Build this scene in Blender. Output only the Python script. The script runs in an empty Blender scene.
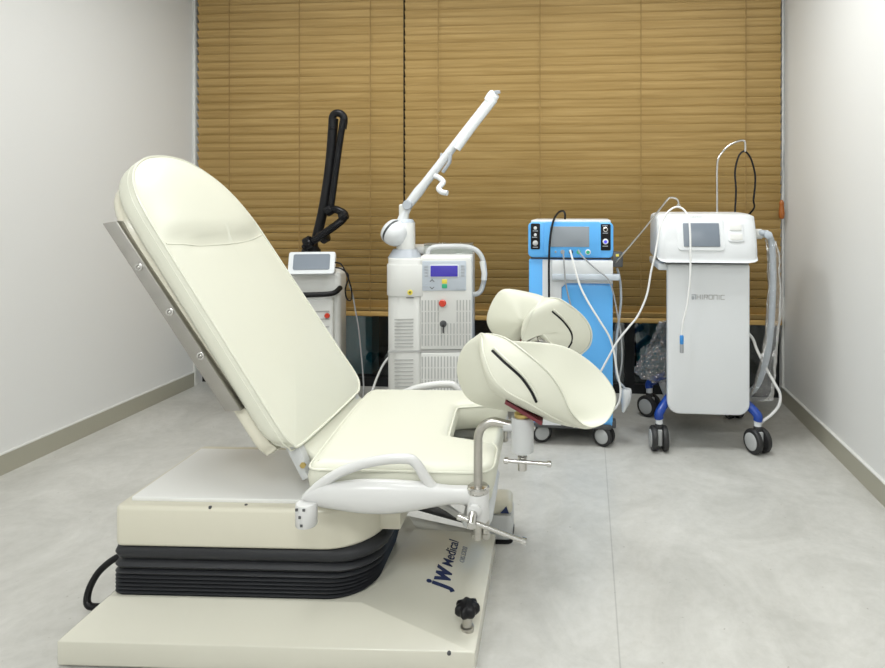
import bpy, bmesh, math, random
from mathutils import Vector, Matrix
from mathutils.bvhtree import BVHTree
random.seed(7)
S = bpy.context.scene
COL = S.collection
PI = math.pi

# ------------------------------------------------------------------ camera, world, lights, exposure
cam_d = bpy.data.cameras.new('camera')
cam = bpy.data.objects.new('camera', cam_d); COL.objects.link(cam)
cam.location = (0, 0, 1.15)
cam.rotation_euler = (PI/2, 0, math.radians(5.3))
cam_d.sensor_width = 36.0
cam_d.lens = 36.0*620.0/885.0
cam_d.shift_x = (442.5-530.0)/885.0
cam_d.shift_y = -(334.0-204.0)/885.0
cam_d.clip_start = 0.05
S.camera = cam

W = bpy.data.worlds.new('night'); S.world = W; W.use_nodes = True
W.node_tree.nodes['Background'].inputs[0].default_value = (0.02, 0.03, 0.04, 1)
W.node_tree.nodes['Background'].inputs[1].default_value = 0.25

S.view_settings.view_transform = 'Standard'
S.view_settings.look = 'None'
S.view_settings.gamma = 1.0
S.view_settings.use_curve_mapping = False
S.view_settings.exposure = 0.35

CEIL = 2.62
LAMPS = [(-1.25, -0.75, 21.0), (0.15, -0.75, 24.0), (-1.25, 2.45, 14.0), (0.25, 2.4, 16.5), (-0.55, 0.85, 7.0)]
for i, (lx, ly, lw) in enumerate(LAMPS):
    ld = bpy.data.lights.new('ceiling_panel_light', 'AREA')
    ld.shape = 'SQUARE'; ld.size = 0.58; ld.energy = lw
    ld.color = (0.965, 0.995, 1.0)
    lo = bpy.data.objects.new('ceiling_panel_light', ld); COL.objects.link(lo)
    lo.location = (lx, ly, CEIL-0.025)

# ------------------------------------------------------------------ materials
def mat(name, col, rough=0.5, metal=0.0, spec=0.5, coat=0.0, emis=None, estr=0.0, alpha=1.0, trans=0.0, noise=0.0, nscale=8.0, bump=0.0, bscale=200.0, ior=None):
    m = bpy.data.materials.new(name); m.use_nodes = True
    nt = m.node_tree; b = nt.nodes['Principled BSDF']
    b.inputs['Base Color'].default_value = (*col, 1)
    b.inputs['Roughness'].default_value = rough
    b.inputs['Metallic'].default_value = metal
    b.inputs['Specular IOR Level'].default_value = spec
    b.inputs['Coat Weight'].default_value = coat
    b.inputs['Coat Roughness'].default_value = 0.12
    b.inputs['Alpha'].default_value = alpha
    b.inputs['Transmission Weight'].default_value = trans
    if ior: b.inputs['IOR'].default_value = ior
    if emis:
        b.inputs['Emission Color'].default_value = (*emis, 1); b.inputs['Emission Strength'].default_value = estr
    tc = nt.nodes.new('ShaderNodeTexCoord')
    if noise > 0:
        n = nt.nodes.new('ShaderNodeTexNoise'); n.inputs['Scale'].default_value = nscale; n.inputs['Detail'].default_value = 5
        nt.links.new(tc.outputs['Object'], n.inputs['Vector'])
        mp = nt.nodes.new('ShaderNodeMapRange'); mp.inputs[1].default_value = .3; mp.inputs[2].default_value = .7
        mp.inputs[3].default_value = 1-noise; mp.inputs[4].default_value = 1+noise*.6
        nt.links.new(n.outputs['Fac'], mp.inputs[0])
        mx = nt.nodes.new('ShaderNodeMix'); mx.data_type = 'RGBA'; mx.blend_type = 'MULTIPLY'; mx.inputs[0].default_value = 1
        mx.inputs[6].default_value = (*col, 1)
        nt.links.new(mp.outputs[0], mx.inputs[7]); nt.links.new(mx.outputs[2], b.inputs['Base Color'])
    if bump > 0:
        n2 = nt.nodes.new('ShaderNodeTexNoise'); n2.inputs['Scale'].default_value = bscale; n2.inputs['Detail'].default_value = 3
        nt.links.new(tc.outputs['Object'], n2.inputs['Vector'])
        bp = nt.nodes.new('ShaderNodeBump'); bp.inputs['Strength'].default_value = bump; bp.inputs['Distance'].default_value = .002
        nt.links.new(n2.outputs['Fac'], bp.inputs['Height']); nt.links.new(bp.outputs[0], b.inputs['Normal'])
    return m

def floor_mat():
    m = bpy.data.materials.new('floor_vinyl'); m.use_nodes = True
    nt = m.node_tree; b = nt.nodes['Principled BSDF']; L = nt.links.new
    tc = nt.nodes.new('ShaderNodeTexCoord')
    def noise(sc, det, dist=0.0, rough=.6):
        n = nt.nodes.new('ShaderNodeTexNoise'); n.inputs['Scale'].default_value = sc; n.inputs['Detail'].default_value = det
        n.inputs['Distortion'].default_value = dist; n.inputs['Roughness'].default_value = rough
        L(tc.outputs['Object'], n.inputs['Vector']); return n
    n1 = noise(2.6, 8, .8, .68)
    r1 = nt.nodes.new('ShaderNodeValToRGB')
    r1.color_ramp.elements[0].position = .32; r1.color_ramp.elements[0].color = (.455, .45, .42, 1)
    r1.color_ramp.elements[1].position = .68; r1.color_ramp.elements[1].color = (.62, .612, .58, 1)
    L(n1.outputs['Fac'], r1.inputs[0])
    n2 = noise(26, 6, .4, .7)
    r2 = nt.nodes.new('ShaderNodeValToRGB')
    r2.color_ramp.elements[0].position = .3; r2.color_ramp.elements[0].color = (.91, .91, .90, 1)
    r2.color_ramp.elements[1].position = .62; r2.color_ramp.elements[1].color = (1, 1, 1, 1)
    L(n2.outputs['Fac'], r2.inputs[0])
    n3 = noise(55, 2, 0, .5)
    r3 = nt.nodes.new('ShaderNodeValToRGB')
    r3.color_ramp.elements[0].position = .235; r3.color_ramp.elements[0].color = (.72, .71, .68, 1)
    r3.color_ramp.elements[1].position = .275; r3.color_ramp.elements[1].color = (1, 1, 1, 1)
    L(n3.outputs['Fac'], r3.inputs[0])
    def mul(a, c):
        x = nt.nodes.new('ShaderNodeMix'); x.data_type = 'RGBA'; x.blend_type = 'MULTIPLY'; x.inputs[0].default_value = 1
        L(a, x.inputs[6]); L(c, x.inputs[7]); return x.outputs[2]
    c = mul(mul(r1.outputs[0], r2.outputs[0]), r3.outputs[0])
    # the joint between two vinyl sheets
    sx = nt.nodes.new('ShaderNodeSeparateXYZ'); L(tc.outputs['Object'], sx.inputs[0])
    sb = nt.nodes.new('ShaderNodeMath'); sb.operation = 'SUBTRACT'; sb.inputs[1].default_value = .081; L(sx.outputs[0], sb.inputs[0])
    ab = nt.nodes.new('ShaderNodeMath'); ab.operation = 'ABSOLUTE'; L(sb.outputs[0], ab.inputs[0])
    mr = nt.nodes.new('ShaderNodeMapRange'); mr.inputs[1].default_value = .0008; mr.inputs[2].default_value = .003
    mr.inputs[3].default_value = .74; mr.inputs[4].default_value = 1
    L(ab.outputs[0], mr.inputs[0])
    c = mul(c, mr.outputs[0])
    L(c, b.inputs['Base Color'])
    b.inputs['Roughness'].default_value = .33
    b.inputs['Specular IOR Level'].default_value = .35
    return m

def wood_mat(name, c0, c1, gx=1.2, gz=60.0, rough=.42):
    m = bpy.data.materials.new(name); m.use_nodes = True
    nt = m.node_tree; b = nt.nodes['Principled BSDF']; L = nt.links.new
    tc = nt.nodes.new('ShaderNodeTexCoord'); mp = nt.nodes.new('ShaderNodeMapping')
    mp.inputs['Scale'].default_value = (gx, gz, gz); L(tc.outputs['Object'], mp.inputs[0])
    n = nt.nodes.new('ShaderNodeTexNoise'); n.inputs['Scale'].default_value = 1.0; n.inputs['Detail'].default_value = 4; n.inputs['Distortion'].default_value = .5
    L(mp.outputs[0], n.inputs['Vector'])
    r = nt.nodes.new('ShaderNodeValToRGB')
    r.color_ramp.elements[0].position = .3; r.color_ramp.elements[0].color = (*c0, 1)
    r.color_ramp.elements[1].position = .7; r.color_ramp.elements[1].color = (*c1, 1)
    L(n.outputs['Fac'], r.inputs[0]); L(r.outputs[0], b.inputs['Base Color'])
    b.inputs['Roughness'].default_value = rough
    return m

def sheet_mat(name, col, opacity, rough=.12, bump=0):
    """clear plastic film or glass pane: a see-through sheet with a glossy surface"""
    m = bpy.data.materials.new(name); m.use_nodes = True
    nt = m.node_tree; L = nt.links.new
    for n in list(nt.nodes): nt.nodes.remove(n)
    out = nt.nodes.new('ShaderNodeOutputMaterial')
    tr = nt.nodes.new('ShaderNodeBsdfTransparent'); tr.inputs[0].default_value = (*col, 1)
    gl = nt.nodes.new('ShaderNodeBsdfGlossy'); gl.inputs['Roughness'].default_value = rough
    if bump:
        tc = nt.nodes.new('ShaderNodeTexCoord'); n2 = nt.nodes.new('ShaderNodeTexNoise'); n2.inputs['Scale'].default_value = 32; n2.inputs['Detail'].default_value = 6; n2.inputs['Distortion'].default_value = 2.5
        bp = nt.nodes.new('ShaderNodeBump'); bp.inputs['Strength'].default_value = bump; bp.inputs['Distance'].default_value = .02
        L(tc.outputs['Object'], n2.inputs[0]); L(n2.outputs[0], bp.inputs['Height']); L(bp.outputs[0], gl.inputs['Normal'])
    fr = nt.nodes.new('ShaderNodeFresnel'); fr.inputs['IOR'].default_value = 1.5
    ad = nt.nodes.new('ShaderNodeMath'); ad.operation = 'ADD'; ad.inputs[1].default_value = opacity; L(fr.outputs[0], ad.inputs[0])
    mx = nt.nodes.new('ShaderNodeMixShader'); L(ad.outputs[0], mx.inputs[0]); L(tr.outputs[0], mx.inputs[1]); L(gl.outputs[0], mx.inputs[2])
    L(mx.outputs[0], out.inputs[0])
    return m

M = dict(
    wall=mat('wall_paint', (.71, .71, .695), .6, spec=.25, bump=.12, bscale=160),
    ceiling=mat('ceiling_paint', (.8, .8, .78), .7),
    base_trim=mat('baseboard_vinyl', (.37, .355, .285), .45),
    base_cap=mat('baseboard_cap', (.72, .72, .69), .4),
    floor=floor_mat(),
    wood=wood_mat('blind_wood', (.37, .235, .075), (.49, .33, .125), gx=2.2),
    rail=wood_mat('blind_rail_wood', (.42, .25, .07), (.56, .36, .12), 1.5, 40),
    cord=mat('blind_cord', (.30, .19, .065), .8),
    tassel=mat('tassel_wood', (.36, .11, .02), .35),
    frame=mat('window_frame_dark', (.012, .013, .014), .45, spec=.25),
    pane=sheet_mat('window_glass', (.75, .82, .84), .05, .03),
    teal=mat('outside_teal', (.03, .27, .33), .6),
    night=mat('outside_dark', (.012, .017, .022), .7),
    vinyl=mat('cream_vinyl', (.62, .62, .525), .42, spec=.42, coat=.0, bump=.08, bscale=350),
    pipe=mat('cream_piping', (.66, .66, .565), .35),
    shell=mat('cream_shell', (.62, .595, .49), .3, spec=.5, coat=.2),
    basep=mat('base_plastic', (.60, .585, .50), .25, spec=.5, coat=.4),
    plate=mat('white_plate', (.76, .76, .74), .35),
    rubber=mat('bellows_rubber', (.021, .022, .025), .5, spec=.35),
    grey=mat('grey_plastic', (.52, .53, .53), .35),
    arm=mat('armrest_white', (.60, .60, .59), .3, coat=.15),
    steel=mat('brushed_steel', (.48, .465, .43), .3, metal=1.0, noise=.08, nscale=30),
    bar=mat('brushed_rail', (.40, .385, .36), .34, metal=1.0, noise=.07, nscale=18),
    chrome=mat('chrome', (.58, .57, .55), .16, metal=1.0),
    brass=mat('brass', (.55, .42, .16), .3, metal=1.0),
    frameg=mat('grey_frame_paint', (.50, .50, .48), .4),
    black=mat('black_plastic', (.008, .008, .009), .38, spec=.22),
    blackm=mat('black_gloss_tube', (.006, .006, .007), .22, spec=.22),
    dark=mat('dark_grey_plastic', (.07, .072, .075), .45),
    maroon=mat('maroon_strap', (.15, .022, .03), .5),
    navy=mat('navy_print', (.008, .02, .085), .5),
    greyprint=mat('grey_print', (.30, .33, .38), .5),
    white=mat('white_device_plastic', (.69, .71, .725), .35, coat=.1),
    off=mat('offwhite_device_plastic', (.68, .685, .66), .35, coat=.1),
    slot=mat('vent_slot', (.40, .40, .39), .7),
    seam=mat('seam_gap', (.10, .10, .10), .7),
    lgrey=mat('light_grey_panel', (.50, .55, .61), .4),
    trimg=mat('grey_trim', (.40, .43, .47), .4),
    blue=mat('blue_device_plastic', (.105, .42, .86), .3, coat=.2),
    bluew=mat('blue_film_wrap', (.008, .048, .29), .3),
    lcd=mat('grey_touchscreen', (.27, .30, .335), .18, coat=.4),
    lcdd=mat('dark_touchscreen', (.17, .20, .24), .3),
    blued=mat('blue_lcd', (.045, .035, .27), .2, emis=(.05, .04, .35), estr=.35),
    red=mat('red_button', (.55, .035, .012), .3, coat=.3),
    yellow=mat('yellow_mark', (.78, .66, .10), .4),
    green=mat('green_mark', (.04, .40, .20), .4),
    led=mat('blue_led', (.03, .03, .6), .3, emis=(.08, .08, 1.0), estr=.8),
    hose=mat('grey_hose', (.55, .56, .56), .4),
    hoset=mat('translucent_grey_hose', (.42, .46, .50), .3),
    whitec=mat('white_cable', (.78, .78, .77), .35),
    greyc=mat('grey_cable', (.30, .31, .32), .45),
    plug=mat('blue_plug', (.04, .25, .62), .35),
    film=sheet_mat('clear_film', (.96, .965, .97), .13, .10, 1.0),
    clearlid=sheet_mat('clear_acrylic', (.90, .92, .90), .10, .1),
    lamp=mat('lamp_diffuser', (.9, .9, .9), .5, emis=(1, .985, .95), estr=3.0),
    wheel=mat('caster_rubber', (.02, .02, .021), .5),
    hub=mat('caster_hub_grey', (.42, .43, .43), .45),
)

# ------------------------------------------------------------------ mesh helpers
def V(*a): return Vector(a[0] if len(a) == 1 else a)

def box(bm, a, b, rot=None, at=None):
    """box between corners a and b; optional rotation matrix about point at"""
    x0, y0, z0 = a; x1, y1, z1 = b
    vs = [bm.verts.new(p) for p in ((x0,y0,z0),(x1,y0,z0),(x1,y1,z0),(x0,y1,z0),(x0,y0,z1),(x1,y0,z1),(x1,y1,z1),(x0,y1,z1))]
    for f in ((0,3,2,1),(4,5,6,7),(0,1,5,4),(1,2,6,5),(2,3,7,6),(3,0,4,7)): bm.faces.new([vs[i] for i in f])
    if rot is not None:
        c = V(at) if at is not None else (V(a)+V(b))/2
        for v in vs: v.co = c + rot @ (v.co-c)
    return vs

def basis(d):
    d = V(d).normalized()
    u = Vector((0,0,1)) if abs(d.z) < .9 else Vector((1,0,0))
    a = d.cross(u).normalized(); b = d.cross(a).normalized()
    return a, b

def cyl(bm, p0, p1, r0, r1=None, n=24, caps=True):
    r1 = r0 if r1 is None else r1
    p0, p1 = V(p0), V(p1); a, b = basis(p1-p0)
    A = [bm.verts.new(p0+(a*math.cos(t)+b*math.sin(t))*r0) for t in (2*PI*i/n for i in range(n))]
    B = [bm.verts.new(p1+(a*math.cos(t)+b*math.sin(t))*r1) for t in (2*PI*i/n for i in range(n))]
    for i in range(n): bm.faces.new((A[i], A[(i+1)%n], B[(i+1)%n], B[i]))
    if caps: bm.faces.new(A[::-1]); bm.faces.new(B)

def lathe(bm, p, axis, prof, n=28):
    """prof: (distance along the axis, radius)"""
    p = V(p); d = V(axis).normalized(); a, b = basis(d)
    R = []
    for h, r in prof:
        R.append([bm.verts.new(p+d*h+(a*math.cos(t)+b*math.sin(t))*max(r, 1e-5)) for t in (2*PI*i/n for i in range(n))])
    for k in range(len(R)-1):
        for i in range(n): bm.faces.new((R[k][i], R[k][(i+1)%n], R[k+1][(i+1)%n], R[k+1][i]))
    bm.faces.new(R[0][::-1]); bm.faces.new(R[-1])

def crom(pts, k=8, closed=False):
    """Catmull-Rom through the points"""
    P = [V(p) for p in pts]; n = len(P); out = []
    for i in range(n if closed else n-1):
        if closed: a, b, c, d = P[(i-1)%n], P[i], P[(i+1)%n], P[(i+2)%n]
        else: a, b, c, d = P[max(i-1,0)], P[i], P[i+1], P[min(i+2,n-1)]
        for j in range(k):
            t = j/k
            out.append(.5*((2*b)+(c-a)*t+(2*a-5*b+4*c-d)*t*t+(3*b-a-3*c+d)*t**3))
    if not closed: out.append(P[-1])
    return out

def tube(bm, pts, r, n=10, closed=False, caps=True):
    """sweep a circle (r a number or a list) along a polyline"""
    P = [V(p) for p in pts]; m = len(P)
    rs = r if isinstance(r, (list, tuple)) else [r]*m
    T = []
    for i in range(m):
        if closed: t = P[(i+1)%m]-P[(i-1)%m]
        else: t = P[min(i+1,m-1)]-P[max(i-1,0)]
        T.append(t.normalized() if t.length > 1e-9 else Vector((0,0,1)))
    a, _ = basis(T[0]); R = []
    for i in range(m):
        a = (a - T[i]*a.dot(T[i])).normalized(); b = T[i].cross(a)
        R.append([bm.verts.new(P[i]+(a*math.cos(q)+b*math.sin(q))*rs[i]) for q in (2*PI*j/n for j in range(n))])
    for i in range(m if closed else m-1):
        A, B = R[i], R[(i+1)%m]
        for j in range(n): bm.faces.new((A[j], A[(j+1)%n], B[(j+1)%n], B[j]))
    if caps and not closed: bm.faces.new(R[0][::-1]); bm.faces.new(R[-1])

def loft(bm, rings, cap0=True, cap1=True):
    R = [[bm.verts.new(p) for p in r] for r in rings]; n = len(R[0])
    for k in range(len(R)-1):
        for i in range(n): bm.faces.new((R[k][i], R[k][(i+1)%n], R[k+1][(i+1)%n], R[k+1][i]))
    if cap0: bm.faces.new(R[0][::-1])
    if cap1: bm.faces.new(R[-1])
    return R

def prism(bm, out2, axis, d0, d1):
    """extrude a 2D outline: axis 'z' (x,y), 'y' (x,z), 'x' (y,z)"""
    def p(q, d): return {'z': (q[0], q[1], d), 'y': (q[0], d, q[1]), 'x': (d, q[0], q[1])}[axis]
    A = [bm.verts.new(p(q, d0)) for q in out2]; B = [bm.verts.new(p(q, d1)) for q in out2]
    n = len(A)
    for i in range(n): bm.faces.new((A[i], A[(i+1)%n], B[(i+1)%n], B[i]))
    bm.faces.new(A[::-1]); bm.faces.new(B)

def rrect(x0, x1, y0, y1, r, n=6):
    """rounded rectangle; r a number or (x0y0, x1y0, x1y1, x0y1)"""
    rs = r if isinstance(r, (list, tuple)) else (r,)*4
    out = []
    for (cx, cy, a0, q) in ((x0, y0, PI, rs[0]), (x1, y0, 1.5*PI, rs[1]), (x1, y1, 0, rs[2]), (x0, y1, .5*PI, rs[3])):
        q = max(q, 1e-4)
        ox = cx+q if cx == x0 else cx-q; oy = cy+q if cy == y0 else cy-q
        for i in range(n+1):
            a = a0+.5*PI*i/n; out.append((ox+q*math.cos(a), oy+q*math.sin(a)))
    return out

def bev(bm, w, seg=3, ang=.5, sel=None):
    bmesh.ops.recalc_face_normals(bm, faces=bm.faces)
    es = [e for e in bm.edges if len(e.link_faces) == 2 and e.calc_face_angle(0) > ang and (sel is None or sel(e))]
    if es: bmesh.ops.bevel(bm, geom=es, offset=w, segments=seg, profile=.5, affect='EDGES', clamp_overlap=True)

WORLD_ROOT = {}      # things whose parts are modelled in room coordinates: name -> base point
def root_of(o):
    while o.parent: o = o.parent
    return o

def obj(name, bm, m, parent=None, smooth=True, sharp=.7, sub=0):
    bmesh.ops.recalc_face_normals(bm, faces=bm.faces)
    if parent is not None:
        r = root_of(parent)
        if r.name in WORLD_ROOT: bmesh.ops.translate(bm, vec=-V(WORLD_ROOT[r.name]), verts=bm.verts)
    me = bpy.data.meshes.new(name); bm.to_mesh(me); bm.free()
    ms = m if isinstance(m, (list, tuple)) else [m]
    for q in ms: me.materials.append(M[q])
    if smooth:
        me.polygons.foreach_set('use_smooth', [True]*len(me.polygons))
        if sharp: me.set_sharp_from_angle(angle=sharp)
    o = bpy.data.objects.new(name, me); COL.objects.link(o)
    if parent is not None: o.parent = parent
    if sub:
        md = o.modifiers.new('smooth', 'SUBSURF'); md.levels = sub; md.render_levels = sub
    return o

def tag(o, label, cat, group=None):
    o['label'] = label; o['category'] = cat
    if group: o['group'] = group
    return o

def thing(name, label, cat, loc, rotz=0.0, world=True, group=None):
    o = bpy.data.objects.new(name, None); COL.objects.link(o)
    o.location = loc; o.rotation_euler = (0, 0, rotz); o.empty_display_size = .1
    if world: WORLD_ROOT[o.name] = tuple(loc)
    return tag(o, label, cat, group)

def struct(name, bm, m, **k):
    o = obj(name, bm, m, **k)
    if o.parent is None: o['kind'] = 'structure'
    return o

def B(): return bmesh.new()

def text_mesh(txt, size, shear=0.0, extrude=.0003, spacing=1.0, bold=0.0):
    cu = bpy.data.curves.new('t', 'FONT'); cu.body = txt; cu.size = size; cu.shear = shear; cu.extrude = extrude
    cu.space_character = spacing; cu.offset = bold
    o = bpy.data.objects.new('t', cu); COL.objects.link(o)
    dg = bpy.context.evaluated_depsgraph_get(); dg.update()
    me = bpy.data.meshes.new_from_object(o.evaluated_get(dg))
    COL.objects.unlink(o); bpy.data.objects.remove(o); bpy.data.curves.remove(cu)
    bm = bmesh.new(); bm.from_mesh(me); bpy.data.meshes.remove(me)
    return bm

def put_text(bm, origin, xdir, up):
    x = V(xdir).normalized(); u = V(up); u = (u-x*u.dot(x)).normalized(); n = x.cross(u)
    mt = Matrix((x, u, n)).transposed().to_4x4(); mt.translation = V(origin)
    bm.transform(mt); return bm

# ------------------------------------------------------------------ the room
XL, XR, YB, YF = -2.483, 1.134, 3.80, -1.9
bm = B(); box(bm, (XL-.1, YF-.1, -.06), (XR+.1, YB+.02, 0)); struct('floor', bm, 'floor', smooth=False)
bm = B(); box(bm, (XL-.1, YF-.1, CEIL), (XR+.1, YB+.3, CEIL+.1)); struct('ceiling', bm, 'ceiling', smooth=False)
bm = B(); box(bm, (XL-.12, YF, 0), (XL, YB+.1, CEIL)); struct('wall_left', bm, 'wall', smooth=False)
bm = B(); box(bm, (XR, YF, 0), (XR+.12, YB+.1, CEIL)); struct('wall_right', bm, 'wall', smooth=False)
bm = B(); box(bm, (XL-.12, YF-.12, 0), (XR+.12, YF, CEIL)); struct('wall_front', bm, 'wall', smooth=False)
for nm, x0, x1 in (('left', XL, XL+.012), ('right', XR-.012, XR)):
    bm = B(); box(bm, (x0, YF, 0), (x1, YB-.06, .086)); bo = struct('baseboard_'+nm, bm, 'base_trim', smooth=False)
    bm = B(); q = .002 if nm == 'left' else -.002
    box(bm, (min(x0, x0+q), YF, .086), (max(x1, x1+q), YB-.06, .092)); obj('cap', bm, 'base_cap', bo, smooth=False)
# slim jamb strip at the left corner
bm = B(); box(bm, (XL, YB-.10, 0), (XL+.016, YB-.06, CEIL)); bev(bm, .003, 2); struct('trim_1', bm, 'base_cap')
bm = B(); box(bm, (XR-.012, YB-.09, 0), (XR, YB-.06, CEIL)); bev(bm, .003, 2); struct('trim_2', bm, 'base_cap')
# full height glazing behind the blinds
bm = B()
box(bm, (XL, YB, 0), (XR, YB+.07, .055)); box(bm, (XL, YB, CEIL-.08), (XR, YB+.07, CEIL))
for x0, x1 in ((XL, XL+.05), (-1.19, -1.13), (.225, .285), (XR-.05, XR)): box(bm, (x0, YB, .055), (x1, YB+.07, CEIL-.08))
win = struct('window_1', bm, 'frame', smooth=False)
for x0, x1 in ((XL+.05, -1.19), (-1.13, .225), (.285, XR-.05)):
    bm = B(); box(bm, (x0, YB+.03, .055), (x1, YB+.036, CEIL-.08)); obj('pane', bm, 'pane', win, smooth=False)
# set behind the glass: a ledge, a dark facade and two plain teal blocks
bm = B(); box(bm, (XL-.6, YB+.09, -.3), (XR+.6, YB+1.5, -.02)); struct('balcony_floor', bm, 'night', smooth=False)
bm = B(); box(bm, (XL-.6, YB+1.2, -.3), (XR+.6, YB+1.4, 3)); struct('wall_outside', bm, 'night', smooth=False)
bm = B(); box(bm, (-2.2, YB+.35, -.02), (-1.48, YB+.5, 1.2)); struct('teal_block_tall', bm, 'teal', smooth=False)
bm = B(); box(bm, (.34, YB+.5, -.02), (.60, YB+.62, .36)); struct('teal_block_low', bm, 'teal', smooth=False)

# ------------------------------------------------------------------ ceiling lamps (above the frame)
for i, (lx, ly, lw) in enumerate(LAMPS):
    t = thing('ceiling_light', 'square white ceiling light panel above the room', 'ceiling light', (lx, ly, CEIL-.02), group='ceiling light panels')
    bm = B()
    for (a, b) in (((-.32,-.32),(.32,-.29)), ((-.32,.29),(.32,.32)), ((-.32,-.29),(-.29,.29)), ((.29,-.29),(.32,.29))):
        box(bm, (lx+a[0], ly+a[1], CEIL-.02), (lx+b[0], ly+b[1], CEIL))
    obj('frame', bm, 'plate', t, smooth=False)
    bm = B(); box(bm, (lx-.29, ly-.29, CEIL-.015), (lx+.29, ly+.29, CEIL-.001)); obj('diffuser', bm, 'lamp', t, smooth=False)

# ------------------------------------------------------------------ wooden blinds
def blind(x0, x1, zb, cords, label, extra):
    Y = 3.70
    t = thing('wooden_blind', label, 'blind', ((x0+x1)/2, Y, zb))
    bm = B(); pitch = .0507; tilt = math.radians(66)
    z = zb+.075; k = 0
    while z < CEIL-.09:
        j = random.uniform(-.035, .035); a = tilt+j
        rot = Matrix.Rotation(-a, 3, 'X')
        vs = box(bm, (x0+.0015, Y-.027, z-.0014), (x1-.0015, Y+.027, z+.0014), rot)
        z += pitch; k += 1
    # stacked spare slats on the rail
    for q in range(extra):
        box(bm, (x0+.0015, Y-.027, zb+.036+q*.005), (x1-.0015, Y+.027, zb+.0385+q*.005))
    obj('slats', bm, 'wood', t, smooth=False)
    bm = B(); box(bm, (x0+.002, Y-.029, zb), (x1-.002, Y+.027, zb+.03)); bev(bm, .006, 3); obj('bottom_rail', bm, 'rail', t)
    bm = B(); box(bm, (x0, Y-.03, CEIL-.075), (x1, Y+.03, CEIL-.001)); bev(bm, .004, 2); obj('head_rail', bm, 'rail', t)
    for cx in cords:
        bm = B()
        cyl(bm, (cx, Y-.027, zb+.02), (cx, Y-.028, CEIL-.07), .0026, n=6)
        zz = zb+.05
        obj('ladder_cord', bm, 'cord', t)
        bm = B(); lathe(bm, (cx, Y-.012, zb-.004), (0,0,1), ((0,.006),(.001,.009),(.005,.009)), 12); obj('cord_button', bm, 'rail', t)
    return t
LB = blind(XL+.038, -1.1165, .466, [q[0] for q in [(-2.222, 3.67, 1.797), (-1.769, 3.67, 1.79), (-1.319, 3.67, 1.783)]], 'wooden slat blind, narrower left-hand one behind the black laser arm', 3)
RB = blind(-1.1105, XR-.022, .452, [q[0] for q in [(-0.8974, 3.67, 1.777), (-0.2808, 3.67, 1.767), (0.3114, 3.67, 1.758), (0.9088, 3.67, 1.749)]], 'wide wooden slat blind on the right behind the blue cart', 5)
for px in (-1.1135,):
    bm = B(); cyl(bm, (px, 3.685, .80), (px, 3.685, CEIL-.08), .0019, n=8); obj('pull_cord', bm, 'black', LB)
bm = B(); tube(bm, [(XR-.034, 3.645, 1.17), (XR-.020, 3.65, 1.5), (XR-.019, 3.655, CEIL-.08)], .0024, 8)
tube(bm, [(XR-.016, 3.66, .62), (XR-.016, 3.66, CEIL-.08)], .0024, 8); pc = obj('pull_cord', bm, 'greyc', RB)
bm = B(); lathe(bm, (XR-.034, 3.645, 1.065), (0,0,1), ((0,.008),(.006,.014),(.03,.017),(.06,.014),(.078,.011),(.085,.014),(.1,.011),(.108,.004)), 20); obj('tassel', bm, 'tassel', pc)

# ------------------------------------------------------------------ examination chair (chair axes: x towards the feet, y away, z up)
CH = thing('examination_chair', 'cream gynaecological examination chair with raised backrest and leg supports on low base', 'examination chair', (-1.3092, 1.4218, 0), math.radians(3.2), world=False)
# base: a low plinth that slopes up to the bellows
bm = B()
lo = [(0,0),(1.04,0),(1.04,.535),(.80,.60),(0,.62)]
def ring(p, z): return [(x, y, z) for x, y in p]
loft(bm, [ring([(.004,.004),(1.036,.004),(1.036,.531),(.80,.596),(.004,.616)], .004), ring(lo, .008), ring(lo, .066),
          [(.058,.10,.116),(.73,.10,.116),(.79,.47,.116),(.75,.55,.116),(.062,.56,.116)]])
bev(bm, .016, 5, .12)
base = obj('base', bm, 'basep', CH, sharp=.6)
def slope_z(x, y):   # height of the base's right-hand slope
    return .066+(.116-.066)*min(1, (1.04-x)/.29)
nrm = Vector((.05, 0, .29)).normalized()
ydir = Vector((.15, 1, 0)).normalized()
base_bvh = BVHTree.FromObject(base, bpy.context.evaluated_depsgraph_get())
def base_text(txt, size, org, to, shear, bold, m, name, spacing=1.0, lift=.0008):
    """lettering laid on the sloping top of the base, reading from org towards to"""
    t_ = text_mesh(txt, size, shear, .0004, spacing, bold)
    bmesh.ops.subdivide_edges(t_, edges=[e for e in t_.edges if e.calc_length() > .012], cuts=2)
    x = V(to[0]-org[0], to[1]-org[1], 0)
    put_text(t_, (org[0], org[1], 0), x, (-x.y, x.x, 0))
    for v in t_.verts:
        h = base_bvh.ray_cast(Vector((v.co.x, v.co.y, 1)), Vector((0,0,-1)))
        v.co.z = (h[0].z if h[0] is not None else .08)+lift+(.0006 if v.co.z > 0 else 0)
    obj(name, t_, m, base, smooth=False)
JW0 = (0.934, 0.207, 0.083); JW1 = (0.933, 0.458, 0.088); MD0 = (0.934, 0.308, 0.086); MD1 = (0.933, 0.459, 0.087); SM0 = (0.964, 0.343, 0.081); SM1 = (0.963, 0.437, 0.081)
base_text('j', .088, JW0, JW1, .25, .003, 'navy', 'emblem')
base_text('w', .088, (JW0[0]+.002, JW0[1]+.026), JW1, .25, .003, 'navy', 'emblem')
base_text('Medical', .0455, MD0, MD1, .22, .0001, 'navy', 'lettering')
base_text('OIS EXXI', .021, SM0, SM1, .22, .0002, 'greyprint', 'lettering')
kp = V((1.011, 0.073, 0.072)); 
bm = B(); lathe(bm, (kp.x, kp.y, .066), (0,0,1), ((0,.017),(.014,.017),(.016,.0125),(.045,.0125)), 24); kn = obj('adjuster_stem', bm, 'steel', CH)
bm = B(); lo = []
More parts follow.
